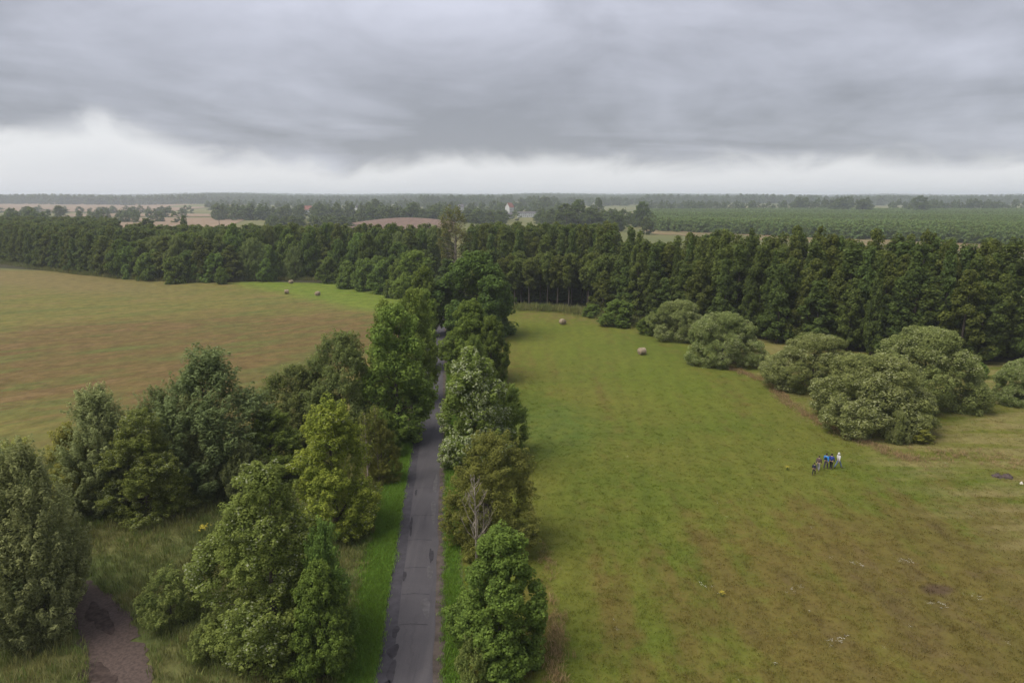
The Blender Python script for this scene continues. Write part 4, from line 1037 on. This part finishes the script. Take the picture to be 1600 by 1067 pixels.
# ------------------------------------------------------------------ walkers
def skin_mesh(name, V, E, Rd, mat, sub=1):
    me = bpy.data.meshes.new(name); me.from_pydata(V, E, []); me.update()
    o = bpy.data.objects.new(name + '_tmp', me); COL.objects.link(o)
    md = o.modifiers.new('skin', 'SKIN'); md.use_smooth_shade = True
    for i, sv in enumerate(me.skin_vertices[0].data):
        sv.radius = Rd[i] if isinstance(Rd[i], tuple) else (Rd[i], Rd[i])
        sv.use_root = (i == 0)
    o.modifiers.new('sub', 'SUBSURF').levels = sub
    dg = bpy.context.evaluated_depsgraph_get(); dg.update()
    out = bpy.data.meshes.new_from_object(o.evaluated_get(dg)); out.name = name
    bpy.data.objects.remove(o); bpy.data.meshes.remove(me)
    out.materials.clear(); out.materials.append(mat)
    return out
m_skin = simple('skin', (0.50, 0.32, 0.24), 0.6, 0.08)
def cloth(n, c): return simple(n, c, 0.85, 0.15, 12)
def person(x, y, h, rz, stride, arms, jacket, trousers, hair, label, hood=None, pack=None, cap=None, seed=0):
    root = empty('person', (x, y, 0), rz, (h / 1.75,) * 3); tag(root, label, 'person', 'walkers on the right meadow')
    s = stride
    # pelvis, spine, neck, head, then legs and arms; the person faces -Y locally
    V = [(0, 0, .95), (0, .01, 1.12), (0, .0, 1.34), (0, .01, 1.45), (0, -.01, 1.53), (0, -.02, 1.62), (0, 0, 1.72), (0, -.105, 1.60)]
    Rr = [(.15, .11), (.14, .10), (.17, .11), .055, .062, .088, .062, .016]
    E = [(0, 1), (1, 2), (2, 3), (3, 4), (4, 5), (5, 6), (5, 7)]
    Tv, Te, Tr = [(0, 0, .96), (0, 0, .90)], [(0, 1)], [(.165, .125), (.16, .12)]
    Sh = []
    for sd, ph in ((-1, s), (1, -s)):
        i = len(V); hip = (sd * .09, 0, .90); knee = (sd * .10, -.30 * ph * .6 - .05, .50); ank = (sd * .10, -.62 * ph * .62 + (.06 if ph < 0 else -.02), .09 + (.03 if ph < 0 else 0)); toe = (sd * .11, ank[1] - .17, .035)
        V += [hip, knee, ank, toe]; Rr += [.095, .062, .042, .035]; E += [(0, i), (i, i + 1), (i + 1, i + 2), (i + 2, i + 3)]
        j = len(Tv); Tv += [hip, knee, (ank[0], ank[1], ank[2] + .01)]; Tr += [.108, .078, .062]; Te += [(1, j), (j, j + 1), (j + 1, j + 2)]
        Sh.append((ank, toe))
    Jv, Je, Jr = [(0, 0, .90), (0, .01, 1.12), (0, 0, 1.36), (0, .01, 1.45)], [(0, 1), (1, 2), (2, 3)], [(.185, .14), (.18, .14), (.20, .14), .075]
    for sd, ph in ((-1, -arms), (1, arms)):
        i = len(V); shd = (sd * .20, .0, 1.38); elb = (sd * .25, -.14 * ph + .04, 1.10); wri = (sd * .24, -.34 * ph - .04, .87); hnd = (sd * .235, -.38 * ph - .06, .80)
        V += [shd, elb, wri, hnd]; Rr += [.058, .043, .031, .036]; E += [(2, i), (i, i + 1), (i + 1, i + 2), (i + 2, i + 3)]
        for q in range(4):
            fx = (q - 1.5) * .019; k = len(V)
            V += [(hnd[0] + sd * .005, hnd[1] + fx, hnd[2] - .045), (hnd[0] - sd * .012, hnd[1] + fx * 1.1, hnd[2] - .075 - .012 * (q in (1, 2)))]; Rr += [.010, .008]; E += [(i + 3, k), (k, k + 1)]
        k = len(V); V += [(hnd[0] - sd * .01, hnd[1] - .04, hnd[2] + .0), (hnd[0] - sd * .02, hnd[1] - .055, hnd[2] - .035)]; Rr += [.012, .009]; E += [(i + 3, k), (k, k + 1)]
        j = len(Jv); Jv += [shd, elb, (wri[0], wri[1], wri[2] + .01)]; Jr += [.078, .064, .052]; Je += [(2, j), (j, j + 1), (j + 1, j + 2)]
    obj('body', skin_mesh('body', V, E, Rr, m_skin), root)
    obj('jacket', skin_mesh('jacket', Jv, Je, Jr, jacket), root)
    obj('trousers', skin_mesh('trousers', Tv, Te, Tr, trousers), root)
    for ank, toe in Sh:
        obj('shoe', skin_mesh('shoe', [(ank[0], ank[1] + .04, ank[2] - .03), (ank[0], ank[1] - .05, ank[2] - .045), (toe[0], toe[1] - .03, toe[2])], [(0, 1), (1, 2)], [.05, .05, .042], M['shoe']), root)
    def dome(name, c, rx, ry, rz_, lo, mat):
        b = MB(); nn = 12; rings = 6
        for i in range(rings + 1):
            ph = lo + (math.pi / 2 - lo) * i / rings
            for k in range(nn):
                a = 2 * math.pi * k / nn; b.v.append((c[0] + rx * math.cos(ph) * math.cos(a), c[1] + ry * math.cos(ph) * math.sin(a), c[2] + rz_ * math.sin(ph)))
        for i in range(rings):
            for k in range(nn): b.f.append((i * nn + k, i * nn + (k + 1) % nn, (i + 1) * nn + (k + 1) % nn, (i + 1) * nn + k))
        return obj(name, b.mesh(name, mat, True), root)
    dome('hair', (0, .02, 1.63), .098, .108, .135, -.5, hair)
    for sd in (-1, 1):
        dome('ear', (sd * .088, 0, 1.60), .02, .03, .035, -1.5, m_skin); dome('eye', (sd * .032, -.098, 1.635), .013, .010, .010, -1.5, M['shoe'])
    dome('mouth', (0, -.085, 1.555), .026, .012, .008, -1.5, M['lip'])
    if hood: dome('hood', (0, .03, 1.62), .125, .125, .165, -.9, hood)
    if cap: dome('cap', (0, .01, 1.66), .112, .125, .11, -.1, cap)
    if pack:
        obj('backpack', skin_mesh('backpack', [(0, .17, 1.02), (0, .19, 1.18), (0, .17, 1.38)], [(0, 1), (1, 2)], [(.13, .08), (.15, .09), (.10, .06)], pack), root)
M['shoe'] = simple('dark_shoe', (.025, .022, .022), .7, .1)
M['lip'] = simple('lip', (.35, .14, .12), .6, .1)
dk = cloth('hair_dark', (.018, .014, .012)); br_ = cloth('hair_brown', (.05, .035, .025))
PZ = math.pi + 0.0
H0 = math.pi - 0.75                       # they walk away and to the right
person(*PEOPLE[0], 1.36, H0, .5, .4, cloth('navy_dark', (.02, .022, .045)), cloth('black_trousers', (.018, .017, .022)), dk, 'child in a dark jacket walking nearest, at the left end of the group')
person(*PEOPLE[1], 1.66, H0 + .1, -.55, -.4, cloth('plum_grey', (.10, .065, .070)), cloth('grey_trousers', (.21, .20, .22)), br_, 'person in a plum-grey jacket and grey trousers, second from the left')
person(*PEOPLE[2], 1.74, H0 - .1, .45, .4, cloth('bright_blue', (.03, .19, .50)), cloth('purple_trousers', (.045, .035, .075)), dk, 'person in a bright blue jacket with a dark backpack', pack=cloth('pack_dark', (.02, .025, .04)))
person(*PEOPLE[3], 1.74, H0 + .05, -.4, -.35, cloth('deep_blue', (.025, .045, .22)), cloth('black_trousers', (.012, .012, .014)), dk, 'person in a deep blue jacket and black trousers')
person(*PEOPLE[4], 1.72, H0 - .5, .95, .6, cloth('white_hoodie', (.48, .47, .46)), cloth('jeans', (.14, .19, .30)), br_, 'striding person in a white hooded top and jeans at the right end', hood=cloth('white_hood', (.52, .51, .49)))

# ------------------------------------------------------------------ molehill and stone
def lump(name, x, y, rx, ry, h, mat, label, cat, seed):
    r = np.random.default_rng(seed); n, mm = 20, 7; V = []
    for i in range(mm):
        q = i / (mm - 1)
        for k in range(n):
            a = 2 * math.pi * k / n; s = (1 - q) * (1 + .22 * r.normal())
            V.append((rx * s * math.cos(a), ry * s * math.sin(a), h * (1 - (1 - q) ** 2) * (1 + .2 * r.normal()) - .03 * (i == 0)))
    F = [(i * n + k, i * n + (k + 1) % n, (i + 1) * n + (k + 1) % n, (i + 1) * n + k) for i in range(mm - 1) for k in range(n)]
    o = obj(name, mesh_np(name, V, F, mat, True)); o.location = (x, y, 0); tag(o, label, cat); return o
m_soil = simple('soil', (.075, .055, .05), .95, .4, 6, .6)
lump('molehill', 49.9, 65.9, .55, .45, .32, m_soil, 'left half of the dark double molehill at the right of the meadow', 'molehill', 1)
lump('molehill', 50.8, 65.7, .6, .5, .36, m_soil, 'right half of the dark double molehill at the right of the meadow', 'molehill', 2)
lump('pale_stone', 51.1, 64.1, .16, .14, .2, simple('pale_stone', (.6, .55, .5), .8, .2, 5), 'small pale stone below the molehill at the right edge', 'stone', 3)

# ------------------------------------------------------------------ village
m_wall = simple('white_render', (.46, .46, .45), .8, .06, .5); m_tile = simple('red_tiles', (.24, .095, .07), .85, .2, .8); m_dark = simple('dark_roof', (.10, .09, .095), .8, .2, .8)
m_glass = simple('window_glass', (.03, .035, .045), .15, .1, 1, 0, .6); m_frame = simple('window_frame', (.55, .53, .5), .7, .1); m_brick = simple('chimney_brick', (.26, .12, .09), .9, .2)
def house(name, x, y, rz, w, d, h, rh, roofm, label, wins, z=0.0, wallm=None):
    root = empty(name, (x, y, z), rz); tag(root, label, 'house')
    b = MB(); hw, hd = w / 2, d / 2
    b.poly([(-hw, -hd, -.5), (hw, -hd, -.5), (hw, -hd, h), (-hw, -hd, h)]); b.poly([(hw, hd, -.5), (-hw, hd, -.5), (-hw, hd, h), (hw, hd, h)])
    b.poly([(hw, -hd, -.5), (hw, hd, -.5), (hw, hd, h), (hw, 0, h + rh), (hw, -hd, h)]); b.poly([(-hw, hd, -.5), (-hw, -hd, -.5), (-hw, -hd, h), (-hw, 0, h + rh), (-hw, hd, h)])
    obj('wall', b.mesh('house_wall', wallm or m_wall), root)
    b = MB(); e = .45; k = rh / hd; t = .18; ow = hw + .35
    for sd in (-1, 1):
        A = [(-ow, sd * (hd + e), h - e * k + .03), (ow, sd * (hd + e), h - e * k + .03), (ow, 0, h + rh + .03), (-ow, 0, h + rh + .03)]; B = [(p[0], p[1], p[2] + t) for p in A]
        b.poly(A); b.poly(B[::-1])
        for q in range(4): b.poly([A[q], A[(q + 1) % 4], B[(q + 1) % 4], B[q]])
    rf = obj('roof', b.mesh('house_roof', roofm), root)
    obj('chimney', MB().box((w * .2, d * .12, h + rh + .1), (.7, .7, 1.6)).mesh('chimney', m_brick), rf)
    step = w / (wins + 1)
    for q in range(wins):
        cx = -hw + step * (q + 1)
        if q == wins // 2:
            o = obj('door', MB().box((cx, -hd - .02, 1.05), (1.1, .08, 2.1)).mesh('door', simple('door_wood', (.12, .07, .04), .6)), root)
            continue
        for zz in ([1.6] if h < 4.5 else [1.6, 4.2]):
            o = obj('window', MB().box((cx, -hd - .03, zz), (1.35, .08, 1.45)).mesh('window', m_frame), root)
            obj('pane', MB().box((cx, -hd - .06, zz), (1.12, .06, 1.22)).mesh('pane', m_glass), o)
house('barn', 21.7, 1050, 0.05, 27, 11, 6.0, 1.6, m_dark, 'long white building with low dark roof among the village trees', 8, 0.5)
house('house', -347, 1180, .4, 14, 9, 7.5, 6.0, m_tile, 'house with a steep red roof left of the village', 4, 2.0)
house('house', -263, 1180, 1.2, 10, 8, 8.5, 4.5, m_dark, 'white gabled house in the trees behind the ploughed rise', 3, 2.0)
house('house', -92, 1250, .3, 10, 8, 9, 4.2, m_dark, 'small white house right of the half-bare poplar', 3, 4.0)
house('house', -4, 1150, .9, 12, 9, 9, 6.5, m_tile, 'house with a red roof above the white barn', 4, 5.0)
house('shed', -3, 980, .5, 8, 5, 4.5, 1.8, m_dark, 'small white shed left of the long white building', 3, 1.0)

# utility pole in the stubble
def pole(x, y, h, label):
    root = empty('utility_pole', (x, y, float(th(x, y)))); tag(root, label, 'pole')
    m_ = M['bark']
    obj('post', MB().tube([(0, 0, -.5), (0, 0, h * .5), (0, 0, h)], [.26, .22, .18], 10).mesh('post', m_, True), root)
    obj('crossarm', MB().box((0, -.2, h - .5), (2.6, .22, .24)).mesh('crossarm', m_), root)
    for q in (-1.1, 0, 1.1):
        obj('insulator', MB().tube([(q, -.2, h - .38), (q, -.2, h - .25), (q, -.2, h - .05)], [.09, .12, .05], 8).mesh('insulator', m_frame, True), root)
pole(-219.9, 520, 12.5, 'lone wooden utility pole between the left wood and the stubble field')

# ------------------------------------------------------------------ haze
m_haze, g = new_mat('haze_air')
vol = g.n('ShaderNodeVolumePrincipled', {'Color': (0.84, 0.90, 1.0), 'Density': 0.00018, 'Anisotropy': 0.15})
g.t.links.new(vol.outputs[0], g.n('ShaderNodeOutputMaterial').inputs['Volume'])
hz = obj('haze', MB().box((0, 0, 46), (20400, 20400, 98)).mesh('haze', m_haze))
tag(hz, 'thin pale haze lying over the whole landscape', 'haze', kind='stuff')
